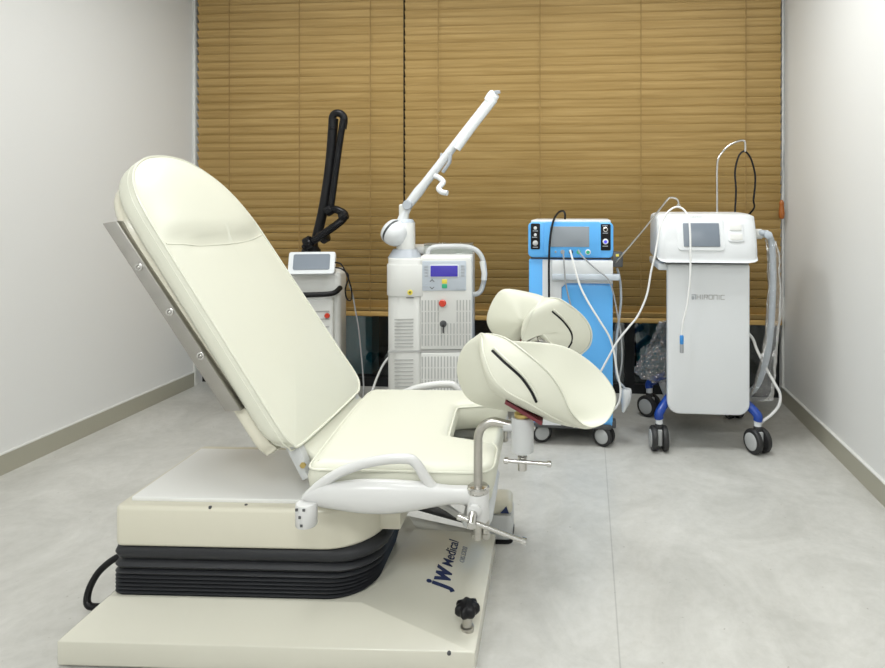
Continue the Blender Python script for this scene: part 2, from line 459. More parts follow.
for i in range(60):
    a = 2*PI*i/60; r = .029+.0035*math.cos(7*a); lo.append((kp.x+r*math.cos(a), kp.y+r*math.sin(a)))
def sc(p, c, k): return [(c[0]+(x-c[0])*k, c[1]+(y-c[1])*k) for x, y in p]
loft(bm, [ring(sc(lo, kp, .5), .106), ring(sc(lo, kp, .82), .112), ring(lo, .119), ring(lo, .130), ring(sc(lo, kp, .9), .136), ring(sc(lo, kp, .6), .140)])
obj('star_knob', bm, 'black', kn, sharp=1.2)
for q in ((0.977, 0, 0.063),):
    bm = B(); lathe(bm, (q[0], -.001, q[2]), (0,-1,0), ((-.003,.005),(.001,.005),(.002,.003)), 12); obj('screw', bm, 'dark', CH)
q = (0.822, 0.392, 0.1)
bm = B(); lathe(bm, (q[0], q[1], slope_z(q[0], q[1])-.002), (0,0,1), ((0,.003),(.004,.003)), 10); obj('screw', bm, 'dark', CH)
# bellows
bm = B(); rings = []
def bring(off, z, sag=0): 
    return [(x, y, z) for x, y in rrect(.062-off, .742+.038*min(1, max(0, z-.10)/.14)+off, .106-off, .49+off, (.03, .115, .12, .03), 10)]
z = .098; k = 0
zs = [.098, .108, .118, .128, .138, .148, .158, .168, .182, .206, .248]
for a, b in zip(zs[:-1], zs[1:]):
    h = b-a
    rings += [bring(-.012, a), bring(-.001, a+.22*h), bring(.003, a+.5*h), bring(-.001, a+.78*h)]
rings.append(bring(-.012, zs[-1]))
loft(bm, rings); obj('bellows', bm, 'rubber', CH, sharp=1.0)
# cream body shell over the bellows, with its white cover plate
bm = B(); prism(bm, rrect(.072, .765, .098, .51, (.02, .14, .14, .02), 10), 'z', .247, .355)
bev(bm, .012, 4, .6); sh = obj('body_shell', bm, 'shell', CH)
bm = B(); box(bm, (.62, .19, .258), (.812, .46, .345)); bev(bm, .004, 2); obj('shell_tail', bm, 'shell', sh)
for q in [(0.329, 0.103, 0.352), (0.418, 0.117, 0.352)]:
    bm = B(); lathe(bm, (q[0], q[1], .351), (0,0,1), ((0,.004),(.0055,.004),(.0065,.002)), 10); obj('screw', bm, 'dark', sh)
bm = B(); box(bm, (.10, .128, .354), (.74, .458, .366)); bev(bm, .003, 2); obj('cover_plate', bm, 'plate', CH)
# steel carriage under the seat
bm = B(); box(bm, (.60, .13, .36), (1.0, .53, .395)); box(bm, (.60, .12, .385), (1.04, .16, .42)); box(bm, (.60, .50, .385), (1.04, .54, .42))
box(bm, (.84, .24, .30), (.90, .42, .37)); bev(bm, .004, 2); obj('seat_frame', bm, 'frameg', CH)
# link bars that run from the seat frame down behind the slope
bm = B(); tube(bm, [(.80,.40,.335),(.92,.42,.26),(1.02,.44,.17)], .014, 8); tube(bm, [(.80,.30,.33),(.92,.33,.25),(1.02,.36,.165)], .010, 8); obj('linkage', bm, 'frameg', CH)
bm = B(); tube(bm, [(.72,.575,.150),(.985,.575,.082)], .014, 8); tube(bm, [(.74,.545,.165),(.97,.545,.1)], .008, 8); obj('lift_link', bm, 'dark', CH)
# seat cushion with the U cutout
def fillet(pts, rads, n=6):
    out = []; m = len(pts)
    for i in range(m):
        a, b, c = V(*pts[i-1], 0), V(*pts[i], 0), V(*pts[(i+1)%m], 0); r = rads[i]
        if r <= 0: out.append(pts[i]); continue
        u = (a-b).normalized(); w = (c-b).normalized(); ang = u.angle(w); d = r/math.tan(ang/2)
        p0 = b+u*d; p1 = b+w*d
        for j in range(n+1):
            t = j/n; p = p0*(1-t)**2+b*2*t*(1-t)+p1*t*t; out.append((p.x, p.y))
    return out
seat_o = fillet([(.606,.055),(1.078,.05),(1.078,.195),(.935,.235),(.925,.45),(1.078,.485),(1.078,.605),(.606,.605)], [.03,.045,.045,.02,.02,.05,.05,.03])
def seat_z(x, y): return .487+.032*math.sin(min(1, max(0, (y-.05)/.5))*PI/2)
def inset2(o, d):
    m = len(o); out = []
    for i in range(m):
        a, b, c = V(*o[i-1], 0), V(*o[i], 0), V(*o[(i+1)%m], 0)
        t = ((b-a).normalized()+(c-b).normalized()).normalized(); nn = Vector((-t.y, t.x, 0))
        out.append((b.x+nn.x*d, b.y+nn.y*d))
    return out
so = [(p.x, p.y) for p in [V(x, y, 0) for x, y in seat_o]]
dense = []
for i in range(len(so)):
    a = V(*so[i], 0); b = V(*so[(i+1)%len(so)], 0); k = max(1, int((b-a).length/.03))
    for j in range(k): p = a.lerp(b, j/k); dense.append((p.x, p.y))
bm = B()
R = []
for ins, dz in ((.03,-.090),(.012,-.082),(-.001,-.06),(-.006,-.033),(0,-.012),(.003,-.006),(.008,-.001),(.018,.003),(.03,.005)):
    R.append([(x, y, seat_z(x, y)+dz) for x, y in inset2(dense, ins)])
R_ = loft(bm, R, True, False)
es = [e for e in bm.edges if len(e.link_faces) == 1]
f = bm.faces.new(R_[-1]); bmesh.ops.triangulate(bm, faces=[f])
seat = obj('seat_cushion', bm, 'vinyl', CH, sharp=.9)
bm = B(); tube(bm, [(x, y, seat_z(x, y)-.009) for x, y in inset2(dense, -.001)], .0032, 6, closed=True); obj('piping', bm, 'pipe', seat)
# hanging apron and drip tray at the foot end of the seat
bm = B(); box(bm, (1.0, .16, .345), (1.064, .60, .44)); bev(bm, .02, 4); obj('front_apron', bm, 'vinyl', CH)
bm = B()
prism(bm, [(.99,.10),(1.07,.12),(1.066,.42),(.99,.42)], 'z', .30, .345); bev(bm, .025, 4); obj('drip_tray', bm, 'grey', CH)
# backrest
P1 = Vector((.547, .06, .56)); DT = Vector((-.5395, 0, .842)); DN = Vector((.842, 0, .5395))
def bk(t, y, n=0.0): p = P1+DT*t+DN*n; return Vector((p.x, y, p.z))
outl = [(-.045,.105),(-.03,.075),(.0,.062),(.10,.06),(.20,.06),(.30,.06),(.40,.06),(.50,.06),(.60,.06),(.68,.063),(.74,.076),(.79,.105),(.83,.155),(.857,.22),(.868,.30),(.866,.36),(.852,.42),(.822,.475),(.775,.53),(.715,.568),(.64,.592),(.56,.60),(.45,.605),(.35,.611),(.25,.617),(.1,.626),(.02,.632),(-.02,.625),(-.042,.595),(-.05,.55),(-.05,.33)]
oc = [(p.x, p.y) for p in crom([(a, b, 0) for a, b in outl], 5, True)]
def spine(t): return min(.62, max(.2, t))
def seam_t(y):  # the stitched line under the headrest
    u = (y-.335)/.28; return .588-.035*(1-min(1, u*u))
def front_h(t, y, s):
    crown = .018*(1-(1-s)**2.2)
    d = t-seam_t(y); e = 1-(1-s)**6
    head = .022/(1+math.exp(-(d-.03)/.014))*e
    groove = -.007*math.exp(-(d/.008)**2)*e
    return crown+head+groove
bm = B(); R = []
for s, n in ((.30,-.054),(.05,-.054),(.015,-.051),(.0,-.043),(-.009,-.030),(-.008,-.015),(.0,-.004)):
    R.append([bk(t+(spine(t)-t)*s-n*.7*max(0, min(1, (.06-t)/.06)), y+(.335-y)*s, n) for t, y in oc])
NS = 34
for i in range(1, NS+1):
    s = (i/NS)**1.25
    if i == NS: s = .992
    ring_ = []
    for t, y in oc:
        tt = t+(spine(t)-t)*s; yy = y+(.335-y)*s
        ring_.append(bk(tt, yy, -.002+front_h(tt, yy, s)))
    R.append(ring_)
loft(bm, R); back = obj('backrest_cushion', bm, 'vinyl', CH, sharp=1.0)
bm = B(); tube(bm, [bk(t, y, -.001) for t, y in oc], .0034, 6, closed=True)
tube(bm, [bk(t+(spine(t)-t)*-.004, y+(.335-y)*-.004, -.016) for t, y in oc], .0022, 6, closed=True); obj('piping', bm, 'pipe', back)
bvh = BVHTree.FromObject(back, bpy.context.evaluated_depsgraph_get())
def snap(p, n):   # nearest point of the cushion along direction n
    h = bvh.ray_cast(V(p)+V(n)*.3, -V(n)); return h[0] if h[0] else V(p)
bm = B(); sp = []
for i in range(41):
    y = .068+(.598-.068)*i/40; sp.append(snap(bk(seam_t(y)-.004, y, .02), DN))
tube(bm, sp, .0022, 6); obj('seam_stitch', bm, 'pipe', back)
# pale shell behind the cushion
sh_o = [(t*.985-.012 if t > .6 else t-.028+.048*max(0, 1-max(t,0)/.15), .335+(y-.335)*.965) for t, y in outl]
so2 = [(p.x, p.y) for p in crom([(a, b, 0) for a, b in sh_o], 4, True)]
bm = B(); loft(bm, [[bk(t, .335+(y-.335)*k, n) for t, y in so2] for k, n in ((.95,-.090),(.99,-.086),(1,-.080),(1,-.068),(.97,-.056))]); obj('back_shell', bm, 'shell', CH, sharp=.9)
def mir(p, s): return V(p) if s == 0 else Vector((p[0], .67-p[1], p[2]))
for s in (0, 1):
    bm = B(); A = []
    y0, y1 = (.052, .078)
    c = [bk(.709, 0, -.105), bk(.694, 0, -.070), bk(.114, 0, -.057), bk(.135, 0, -.093)]
    prs = [V(q.x, y0, q.z) for q in c]+[V(q.x, y1, q.z) for q in c]
    vs = [bm.verts.new(mir(p, s)) for p in prs]
    for f in ((0,1,2,3),(7,6,5,4),(0,4,5,1),(1,5,6,2),(2,6,7,3),(3,7,4,0)): bm.faces.new([vs[i] for i in f])
    bev(bm, .002, 2); rail = obj('side_rail', bm, 'bar', CH)
    for q in [(0.173, 0.052, 0.989), (0.254, 0.052, 0.875), (0.334, 0.052, 0.764)]:
        bm = B(); sg = -1 if s == 0 else 1
        lathe(bm, mir(q, s), (0, sg, 0), ((-.002,.010),(.003,.010),(.004,.0085),(.004,.006),(.002,.005),(.0045,.003)), 18); obj('bolt', bm, 'chrome', rail)
    for tt in (.24, .43, .58):
        bm = B(); bx = bk(tt, 0, -.085); box(bm, (bx.x-.008, .075, bx.z-.010), (bx.x+.008, .10, bx.z+.010)); 
        for v in bm.verts: v.co = mir(v.co, s)
        obj('rail_spacer', bm, 'dark', rail, smooth=False)
    # hinge bracket between back and seat
    bm = B(); pts = [(0.525, 0.1, 0.532), (0.556, 0.1, 0.543), (0.586, 0.1, 0.478), (0.586, 0.1, 0.452), (0.596, 0.1, 0.439), (0.578, 0.1, 0.431), (0.564, 0.1, 0.457)]
    n = len(pts); A = [bm.verts.new(mir((p[0], .095, p[2]), s)) for p in pts]; C_ = [bm.verts.new(mir((p[0], .125, p[2]), s)) for p in pts]
    for i in range(n): bm.faces.new((A[i], A[(i+1)%n], C_[(i+1)%n], C_[i]))
    bm.faces.new(A[::-1]); bm.faces.new(C_); bev(bm, .002, 2)
    hb = obj('hinge_bracket', bm, 'grey', CH)
    q = (0.58, 0.095, 0.472)
    bm = B(); lathe(bm, mir(q, s), (0, -1 if s == 0 else 1, 0), ((-.002,.008),(.004,.008),(.005,.005)), 6); obj('bolt', bm, 'brass', hb)
# soft flap joining back and seat
bm = B()
fl = [(0.558,.535),(.575,.50),(.605,.475),(.640,.455),(.62,.44),(.58,.465),(.548,.50),(.535,.53)]
prism(bm, fl, 'y', .13, .585); bev(bm, .008, 3); obj('joining_flap', bm, 'vinyl', CH)
# armrests, rods and clamps (near and far are mirror images)
def arm(s):
    root = None
    bm = B()
    cs = [(303,497,2.5,.006),(311,495.5,8.5,.014),(321,494.5,12.5,.018),(336,495.5,14,.022),(360,496,17,.027),(385,496.5,17.5,.028),(410,496,15.5,.026),(430,495,12.5,.022),(450,494.5,9.5,.019),(466,495,9.5,.019),(480,497,10,.019)]
    ctr = [(0.61, 0.02, 0.425), (0.63, 0.02, 0.429), (0.655, 0.02, 0.432), (0.693, 0.02, 0.43), (0.753, 0.02, 0.43), (0.815, 0.02, 0.43), (0.877, 0.02, 0.432), (0.927, 0.02, 0.435), (0.976, 0.02, 0.437), (1.015, 0.02, 0.437), (1.05, 0.02, 0.433)]
    k = 1.475/620
    cc = crom([(p[0], p[2], 0) for p in ctr], 5); hh = crom([(c[2]*k, c[3], 0) for c in cs], 5)
    rings = [[mir((c.x, .02+h.y*math.cos(a), c.y+h.x*math.sin(a)), s) for a in (2*PI*i/20 for i in range(20))] for c, h in zip(cc, hh)]
    loft(bm, rings); ar = obj('armrest', bm, 'arm', CH, sharp=1.1)
    bm = B(); hp = crom([mir(p, s) for p in [(0.625, 0.02, 0.43), (0.65, 0.02, 0.453), (0.68, 0.02, 0.474), (0.715, 0.02, 0.493), (0.765, 0.02, 0.511), (0.823, 0.02, 0.522), (0.86, 0.02, 0.524), (0.882, 0.02, 0.521), (0.899, 0.02, 0.504), (0.914, 0.02, 0.479), (0.934, 0.02, 0.455), (0.961, 0.02, 0.441)]], 5)
    tube(bm, hp, [.0125]*len(hp), 14); obj('handle', bm, 'arm', ar, sharp=1.1)
    e = (0.623, 0.02, 0.425)
    bm = B(); lathe(bm, mir((e[0]+.002, .005, e[2]-.006-.055), s), (0,0,1), ((0,.024),(.003,.026),(.052,.026),(.055,.024)), 28); 
    cb = obj('end_block', bm, 'arm', ar)
    bm = B()
    for dx, dz in ((-.004,-.03),(-.012,-.012),(.006,-.012),(.0,-.05)):
        box(bm, (e[0]+dx-.003, -.0225, e[2]+dz-.003), (e[0]+dx+.003, -.019, e[2]+dz+.003))
    for v in bm.verts: v.co = mir(v.co, s)
    obj('screw_hole', bm, 'dark', cb, smooth=False)
    x0 = 1.045
    bm = B(); lathe(bm, mir((x0, .02, .375), s), (0,0,1), ((0,.024),(.004,.0275),(.066,.0275),(.072,.025)), 28)
    pb = .5*(.40); lathe(bm, mir((x0-.005, -.001, .413), s), (0, -1 if s == 0 else 1, 0), ((0,.016),(.010,.016),(.013,.012)), 20)
    so_ = obj('clamp_socket', bm, 'arm', CH)
    bm = B(); lathe(bm, mir((x0, .02, .445), s), (0,0,1), ((0,.026),(.004,.0275),(.012,.0275),(.016,.024),(.017,.013)), 28); obj('collar', bm, 'chrome', so_)
    bm = B()
    for dx in (-.006, .018): lathe(bm, mir((x0+dx, .025, .33), s), (0,0,1), ((0,.010),(.002,.0115),(.012,.0115),(.014,.009),(.05,.009)), 16)
    obj('clamp_pin', bm, 'steel', so_)
    hub_ = V(x0-.008, -.03, .398); endp = V((1.158, -0.035, 0.357))
    bm = B(); lathe(bm, mir((hub_.x, -.01, hub_.z+.008), s), (0, -1 if s == 0 else 1, -.35), ((0,.011),(.036,.011),(.038,.009)), 18)
    d = (endp-hub_).normalized(); a0 = hub_-d*.03
    cyl(bm, mir(a0, s), mir(endp, s), .0058, n=14); lathe(bm, mir(endp, s), mir(endp, s)-mir(a0, s), ((-.004,.0085),(.006,.0085),(.008,.006)), 16)
    lathe(bm, mir(a0, s), mir(a0, s)-mir(endp, s), ((-.004,.0085),(.006,.0085),(.008,.006)), 16)
    obj('clamp_lever', bm, 'chrome', so_)
    bm = B(); pp = [mir(p, s) for p in ((x0,.02,.33),(x0,.02,.45),(x0,.02,.52),(x0,.02,.578),(x0+.006,.02,.598),(x0+.02,.02,.612),(x0+.04,.02,.617),(x0+.075,.02,.610),(x0+.10,.02,.604))]
    tube(bm, [pp[0], pp[1], pp[2]]+crom(pp[3:], 5), .0108, 16); rod = obj('support_rod', bm, 'steel', CH)
    xc = 1.154
    bm = B(); lathe(bm, mir((xc, .02, .545), s), (0,0,1), ((0,.024),(.003,.0275),(.082,.0275),(.086,.026)), 28)
    lathe(bm, mir((xc-.022, .02, .606), s), (-1,0,.06), ((0,.0125),(.025,.0125)), 16)
    jt = obj('joint_housing', bm, 'grey', rod)
    bm = B(); lathe(bm, mir((xc, .02, .628), s), (0,0,1), ((0,.02),(.012,.02),(.016,.012),(.03,.010)), 20); obj('ball_joint', bm, 'brass', rod)
    bm = B(); lathe(bm, mir((xc, .02, .50), s), (0,0,1), ((0,.010),(.001,.0115),(.034,.0115),(.036,.007),(.05,.007)), 18)
    a0 = V(xc-.038, .004, .529); b0 = V(xc+.064, .008, .521)
    cyl(bm, mir(a0, s), mir(b0, s), .0048, n=12)
    for p, q in ((a0, b0), (b0, a0)): lathe(bm, mir(p, s), mir(p, s)-mir(q, s), ((-.004,.0078),(.005,.0078),(.007,.005)), 14)
    obj('clamp_screw', bm, 'chrome', rod)
    bm = B(); box(bm, (xc-.045, -.03, .652), (xc+.055, .04, .660), Matrix.Rotation(math.radians(30), 3, 'Y'))
    for v in bm.verts: v.co = mir(v.co, s)
    obj('pad_bracket', bm, 'maroon', rod, smooth=False)
arm(0); arm(1)
# leg support pads: padded saddles with a zipped side panel
def pad(Kp, Rp, inner, bulge, zipper, nring=5, ksub=4):
    K = crom(Kp, ksub, True); R = crom(Rp, ksub, True); n = len(K)
    kc = sum(K, Vector())/n; rc = sum(R, Vector())/n
    nb = V(bulge); ni = V(inner)
    bm = B(); rings = []
    for s in (.12, .4, .68, .88, .97): 
        h = math.sqrt(max(0, 1-s*s))
        rings.append([kc+(p-kc)*s+nb*h for p in K])
    mid = (kc+rc)/2
    for j in range(nring+1):
        t = j/nring; q = [a.lerp(b, t) for a, b in zip(K, R)]
        c = kc.lerp(rc, t); ex_ = 1+.05*math.sin(PI*t)
        rings.append([c+(p-c)*ex_ for p in q])
    for s in (.97, .9, .78, .6, .38, .12):
        h = 1-s*s if True else 0
        rings.append([rc+(p-rc)*s+ni*(h if s < .97 else h*.4) for p in R])
    loft(bm, rings)
    o = obj('leg_pad', bm, 'vinyl', CH, sharp=1.2)
    bmesh_sub = o.modifiers.new('smooth', 'SUBSURF'); bmesh_sub.levels = 1; bmesh_sub.render_levels = 1
    for idx, lst in ((0, K), (1, R)):
        c = kc if idx == 0 else rc
        bm = B(); tube(bm, [c+(p-c)*1.002 for p in lst[:6*ksub+1]], .0022, 6); obj('piping', bm, 'pipe', o, sharp=1.2)
    bv = BVHTree.FromObject(o, bpy.context.evaluated_depsgraph_get())
    zp = []
    eye = V(1.31, -1.42, 1.15)
    for p in crom(zipper, 6):
        h = bv.ray_cast(V(p[0], p[1], p[2])+Vector((-.02,-.4,.12)), Vector((.02,.4,-.12)).normalized())
        if h[0] is not None: zp.append(h[0])
    if len(zp) > 2:
        bm = B(); tube(bm, zp, .0032, 6); obj('zip', bm, 'black', o)
        bm = B(); tube(bm, [p+Vector((.004,-.001,.007)) for p in zp], .0028, 6); obj('zip_flap', bm, 'pipe', o)
    return o
near_K = [(1.049, 0.03, 0.827), (1.063, -0.03, 0.8), (1.087, -0.06, 0.751), (1.123, -0.07, 0.718), (1.171, -0.07, 0.693), (1.226, -0.05, 0.655), (1.279, -0.01, 0.618), (1.251, 0.04, 0.607), (1.175, 0.08, 0.617), (1.095, 0.1, 0.62), (1.013, 0.11, 0.644), (0.983, 0.1, 0.716), (1.001, 0.07, 0.788)]
near_R = [(1.064, 0.03, 0.83), (1.114, -0.01, 0.829), (1.173, -0.05, 0.798), (1.222, -0.06, 0.757), (1.249, -0.06, 0.716), (1.27, -0.05, 0.667), (1.312, 0, 0.615), (1.367, 0.05, 0.612), (1.395, 0.1, 0.659), (1.354, 0.14, 0.717), (1.273, 0.15, 0.772), (1.186, 0.14, 0.789), (1.113, 0.1, 0.8)]
pad(near_K, near_R, (-.045,.0,-.075), (-.03,-.004,-.008), [(1.084, -0.05, 0.809), (1.117, -0.06, 0.782), (1.154, -0.06, 0.75), (1.178, -0.06, 0.718), (1.191, -0.06, 0.692)])
far_K = [(1.189, 0.58, 0.832), (1.157, 0.53, 0.791), (1.128, 0.53, 0.703), (1.157, 0.53, 0.713), (1.19, 0.53, 0.729), (1.219, 0.53, 0.7), (1.258, 0.55, 0.663), (1.225, 0.66, 0.72), (1.093, 0.66, 0.66), (1.025, 0.68, 0.683), (0.992, 0.69, 0.747), (1.042, 0.69, 0.847), (1.125, 0.65, 0.846)]
far_R = [(1.205, 0.58, 0.836), (1.248, 0.54, 0.839), (1.3, 0.53, 0.808), (1.339, 0.53, 0.769), (1.355, 0.53, 0.727), (1.346, 0.54, 0.682), (1.308, 0.57, 0.642), (1.334, 0.68, 0.64), (1.346, 0.72, 0.666), (1.326, 0.74, 0.715), (1.279, 0.74, 0.772), (1.236, 0.71, 0.802), (1.211, 0.66, 0.824)]
pad(far_K, far_R, (-.02,.05,-.01), (-.012,-.02,.01), [(1.225, 0.52, 0.803), (1.261, 0.52, 0.771), (1.287, 0.52, 0.735), (1.29, 0.52, 0.706), (1.274, 0.52, 0.68)])
# steel pivot under the far pad
bm = B(); tube(bm, crom([(1.126, 0.64, 0.64), (1.15, 0.62, 0.673), (1.185, 0.6, 0.698), (1.215, 0.6, 0.681)], 5), .012, 12)
lathe(bm, (1.188, 0.59, 0.7), (.3,-1,.2), ((-.012,.013),(.012,.013),(.014,.009)), 16); obj('pad_pivot', bm, 'chrome', CH)
# mains lead at the back of the base
bm = B(); tube(bm, crom([(0.013, 0.23, 0.153), (-0.003, 0.22, 0.15), (-0.028, 0.215, 0.135), (-0.054, 0.21, 0.109), (-0.069, 0.2, 0.076), (-0.07, 0.19, 0.046), (-0.058, 0.185, 0.032), (-0.029, 0.185, 0.03)], 6), .0095, 10); obj('power_lead', bm, 'black', CH)

# foot switch beside the chair base
q0 = V(-1.3092, 1.4218, 0)
FS = thing('foot_switch', 'grey foot switch with cream cover on floor behind the chair base', 'foot switch', (0,0,0), world=False)
FS.location = Matrix.Rotation(math.radians(3.2), 3, 'Z') @ Vector((1.062, .70, 0)) + q0; FS.rotation_euler = (0,0,math.radians(3.2))
bm = B(); prism(bm, rrect(-.10, .028, -.10, .02, .02, 4), 'z', .012, .095); bev(bm, .006, 2); obj('housing', bm, 'grey', FS)
bm = B(); prism(bm, rrect(-.10, .03, -.102, .022, .02, 4), 'z', .0, .012); obj('rubber_foot', bm, 'black', FS)
bm = B(); prism(bm, [(-.10,-.10),(.03,-.10),(.024,.01),(-.10,.01)], 'z', .095, .140); bev(bm, .018, 4); cvx = obj('cover', bm, 'shell', FS)
bm = B(); prism(bm, [(-.012,.104),(.018,.104),(.009,.128)], 'y', -.1018, -.0995); obj('mark', bm, 'navy', cvx, smooth=False)

# ------------------------------------------------------------------ casters
def caster(parent, x, y, r, yaw, w=.075, hubm='hub', stem_top=.16, name='caster'):
    """twin wheel caster: two wheels with a hood between them and a stem"""
    rz = Matrix.Rotation(yaw, 3, 'Z'); c = V(x, y, r)
    def T(p): return c + rz @ V(p)
    bm = B()
    for sx in (-1, 1):
        a = sx*w*.16; b = sx*w*.5
        lathe(bm, T((a,0,0)), rz @ Vector((sx,0,0)), ((0,r*.8),(.002,r*.97),(w*.10,r),(w*.26,r),(w*.32,r*.94),(w*.34,r*.74)), 32)
    o = obj(name, bm, 'wheel', parent)
    for sx in (-1, 1):
        bm = B(); lathe(bm, T((sx*w*.49,0,0)), rz @ Vector((sx,0,0)), ((0,r*.70),(.003,r*.70),(.0055,r*.62),(.006,r*.2)), 28); obj('hub', bm, hubm, o)
    bm = B(); box(bm, T((-w*.13,-r*.55,-r*.45)), T((w*.13,r*.3,r*.75))) if False else None
    vs = []
    bx = B(); box(bx, (-w*.13, -r*.5, -r*.5), (w*.13, r*.5, r*.8)); bev(bx, .004, 2)
    for v in bx.verts: v.co = T(v.co)
    obj('fork', bx, hubm, o)
    bx = B(); lathe(bx, (0,0,r*.6), (0,0,1), ((0,w*.24),(r*.5,w*.24),(r*.6,w*.2),(r*.75,w*.2)), 20)
    cyl(bx, (0,0,r*1.2), (0,0,stem_top-r), w*.13, n=14)
    for v in bx.verts: v.co = T(v.co)
    obj('stem', bx, 'wheel', o)
    bm.free()
    return o

# ------------------------------------------------------------------ white device on the right
WD = thing('skin_treatment_device', 'tall white treatment device with angled head and plain front panel, by right wall', 'medical device', (.556, 3.15, 0))
bm = B(); prism(bm, rrect(.371, .747, .170, .872, (.055,.055,.015,.015), 8), 'y', 2.945, 2.985); bev(bm, .008, 3, .6)
fp = obj('front_panel', bm, 'white', WD)
bm = B(); box(bm, (.42, 2.985, .20), (.70, 3.36, .868)); bev(bm, .015, 3); obj('cabinet', bm, 'off', WD)
bm = B(); box(bm, (.33, 2.96, .838), (.748, 3.38, .872)); bev(bm, .008, 2); obj('top_tray', bm, 'white', WD)
# head: wedge with soft corners
hd = [(a, b-.009) for a, b in [(2.915,.890),(2.895,.905),(2.905,.985),(2.945,1.085),(2.985,1.113),(3.22,1.118),(3.27,1.09),(3.28,.92),(3.25,.893)]]
hd = [(p.x, p.y) for p in crom([(a, b, 0) for a, b in hd], 5, True)]
hc = (3.09, 1.0)
bm = B(); rings = []
for x, k in ((.322,.80),(.326,.90),(.336,.96),(.36,1),(.45,1),(.64,1),(.725,1),(.757,.965),(.771,.91),(.776,.80)):
    rings.append([(x, hc[0]+(a-hc[0])*k, hc[1]+(b-hc[1])*k) for a, b in hd])
loft(bm, rings); hdo = obj('head', bm, 'white', WD, sharp=.9)
hb_ = BVHTree.FromObject(hdo, bpy.context.evaluated_depsgraph_get()); hoff = V(.556, 3.15, 0)
def head_at(x, z):
    h = hb_.ray_cast(V(x, 2.0, z)-hoff, Vector((0,1,0))); return h[0]+hoff
def head_panel(x0, x1, z0, z1, m, name, parent, th=.004, r=.012, lift=.0):
    a = head_at((x0+x1)/2, z0); b = head_at((x0+x1)/2, z1)
    up = (b-a).normalized(); nn = Vector((1,0,0)).cross(up)
    L = (b-a).length; bm = B()
    ol = rrect(x0, x1, 0, L, r, 5)
    f0 = lambda q, d: V(q[0], a.y, a.z)+up*q[1]+nn*d
    A = [f0(q, -.008) for q in ol]; C2 = [f0(q, th+lift) for q in ol]; D2 = [f0((q[0]+( .003 if q[0] < (x0+x1)/2 else -.003), q[1]+(.003 if q[1] < L/2 else -.003)), th+lift+.0015) for q in ol]
    loft(bm, [A, C2, D2]); return obj(name, bm, m, parent)
bz = head_panel(.412, .625, .936, 1.083, 'white', 'bezel', hdo, .006, .02)
sc_ = head_panel(.440, .603, .953, 1.059, 'lcdd', 'touchscreen', hdo, .0085, .004)
kp_ = head_panel(.640, .712, .976, 1.063, 'white', 'keypad', hdo, .006, .014)
for z0, z1 in ((.983, 1.013), (1.025, 1.055)): head_panel(.648, .704, z0, z1, 'off', 'key', kp_, .0085, .008)
bm = text_mesh('HIRONIC', .0125, 0, .0002, 1.05, -.0001); pass
obj('lettering', put_text(bm, (.478, head_at(.5,1.088).y-.0015, 1.085), (1,0,0), (0,.35,1)), 'slot', hdo, smooth=False)
bm = B(); box(bm, (.36, 2.93, .872), (.74, 3.24, .895)); obj('neck_gap', bm, 'dark', WD, smooth=False)
# front lettering: the first mark is a squared letter a, then wide capitals
def blocky(strokes, x0, z0, w, h, th):
    bm = B()
    for a, b in strokes:
        (ax, az), (bx_, bz_) = a, b
        box(bm, (x0+min(ax,bx_)*w-th/2, 2.9435, z0+min(az,bz_)*h-th/2), (x0+max(ax,bx_)*w+th/2, 2.9455, z0+max(az,bz_)*h+th/2))
    return bm
LT = {'a': [((0,1),(1,1)),((1,1),(1,0)),((0,0),(.45,0)),((0,0),(0,.5)),((0,.5),(.45,.5)),((.45,.5),(.45,0))],
      'H': [((0,0),(0,1)),((1,0),(1,1)),((0,.5),(1,.5))], 'I': [((.5,0),(.5,1))],
      'R': [((0,0),(0,1)),((0,1),(1,1)),((1,1),(1,.5)),((0,.5),(1,.5)),((.85,0),(.85,.5))],
      'O': [((0,0),(1,0)),((0,1),(1,1)),((0,0),(0,1)),((1,0),(1,1))], 'N': [((0,0),(0,1)),((0,1),(1,1)),((1,0),(1,1))],
      'C': [((0,0),(1,0)),((0,1),(1,1)),((0,0),(0,1))]}
x = .485
for ch in 'aHIRONIC':
    w_ = .007 if ch == 'I' else .0185
    obj('letter', blocky(LT[ch], x, .708, w_-.003, .019, .003 if ch != 'a' else .0042), 'trimg' if ch == 'a' else 'slot', fp, smooth=False); x += w_+.0035
# splayed legs wrapped in blue film, casters
bm = B(); box(bm, (.38, 3.0, .172), (.74, 3.40, .21)); bev(bm, .02, 3); obj('underframe', bm, 'off', WD)
for (x, y, yw, fx, fy) in ((.333, 2.94, .08, .40, 3.02), (.783, 2.95, .45, .71, 3.02), (.335, 3.42, .9, .42, 3.36), (.78, 3.42, .3, .69, 3.36)):
    caster(WD, x, y, .057, yw, .078, stem_top=.17)
    bm = B(); tube(bm, crom([(x, y, .135), (x, y, .16), ((x*2+fx)/3, (y*2+fy)/3, .185), ((x+fx)/2, (y+fy)/2, .215), (fx, fy, .235)], 4), [.016]*9+[.02]*8, 12) if False else tube(bm, crom([(x, y, .150), (x, y, .172), ((x*2+fx)/3, (y*2+fy)/3, .20), (fx, fy, .24)], 5), .021, 12); lg = obj('leg', bm, 'bluew', WD)
    bm = B(); lathe(bm, (x, y, .125), (0,0,1), ((0,.017),(.03,.017),(.034,.012)), 16); obj('leg_cap', bm, 'white', lg)
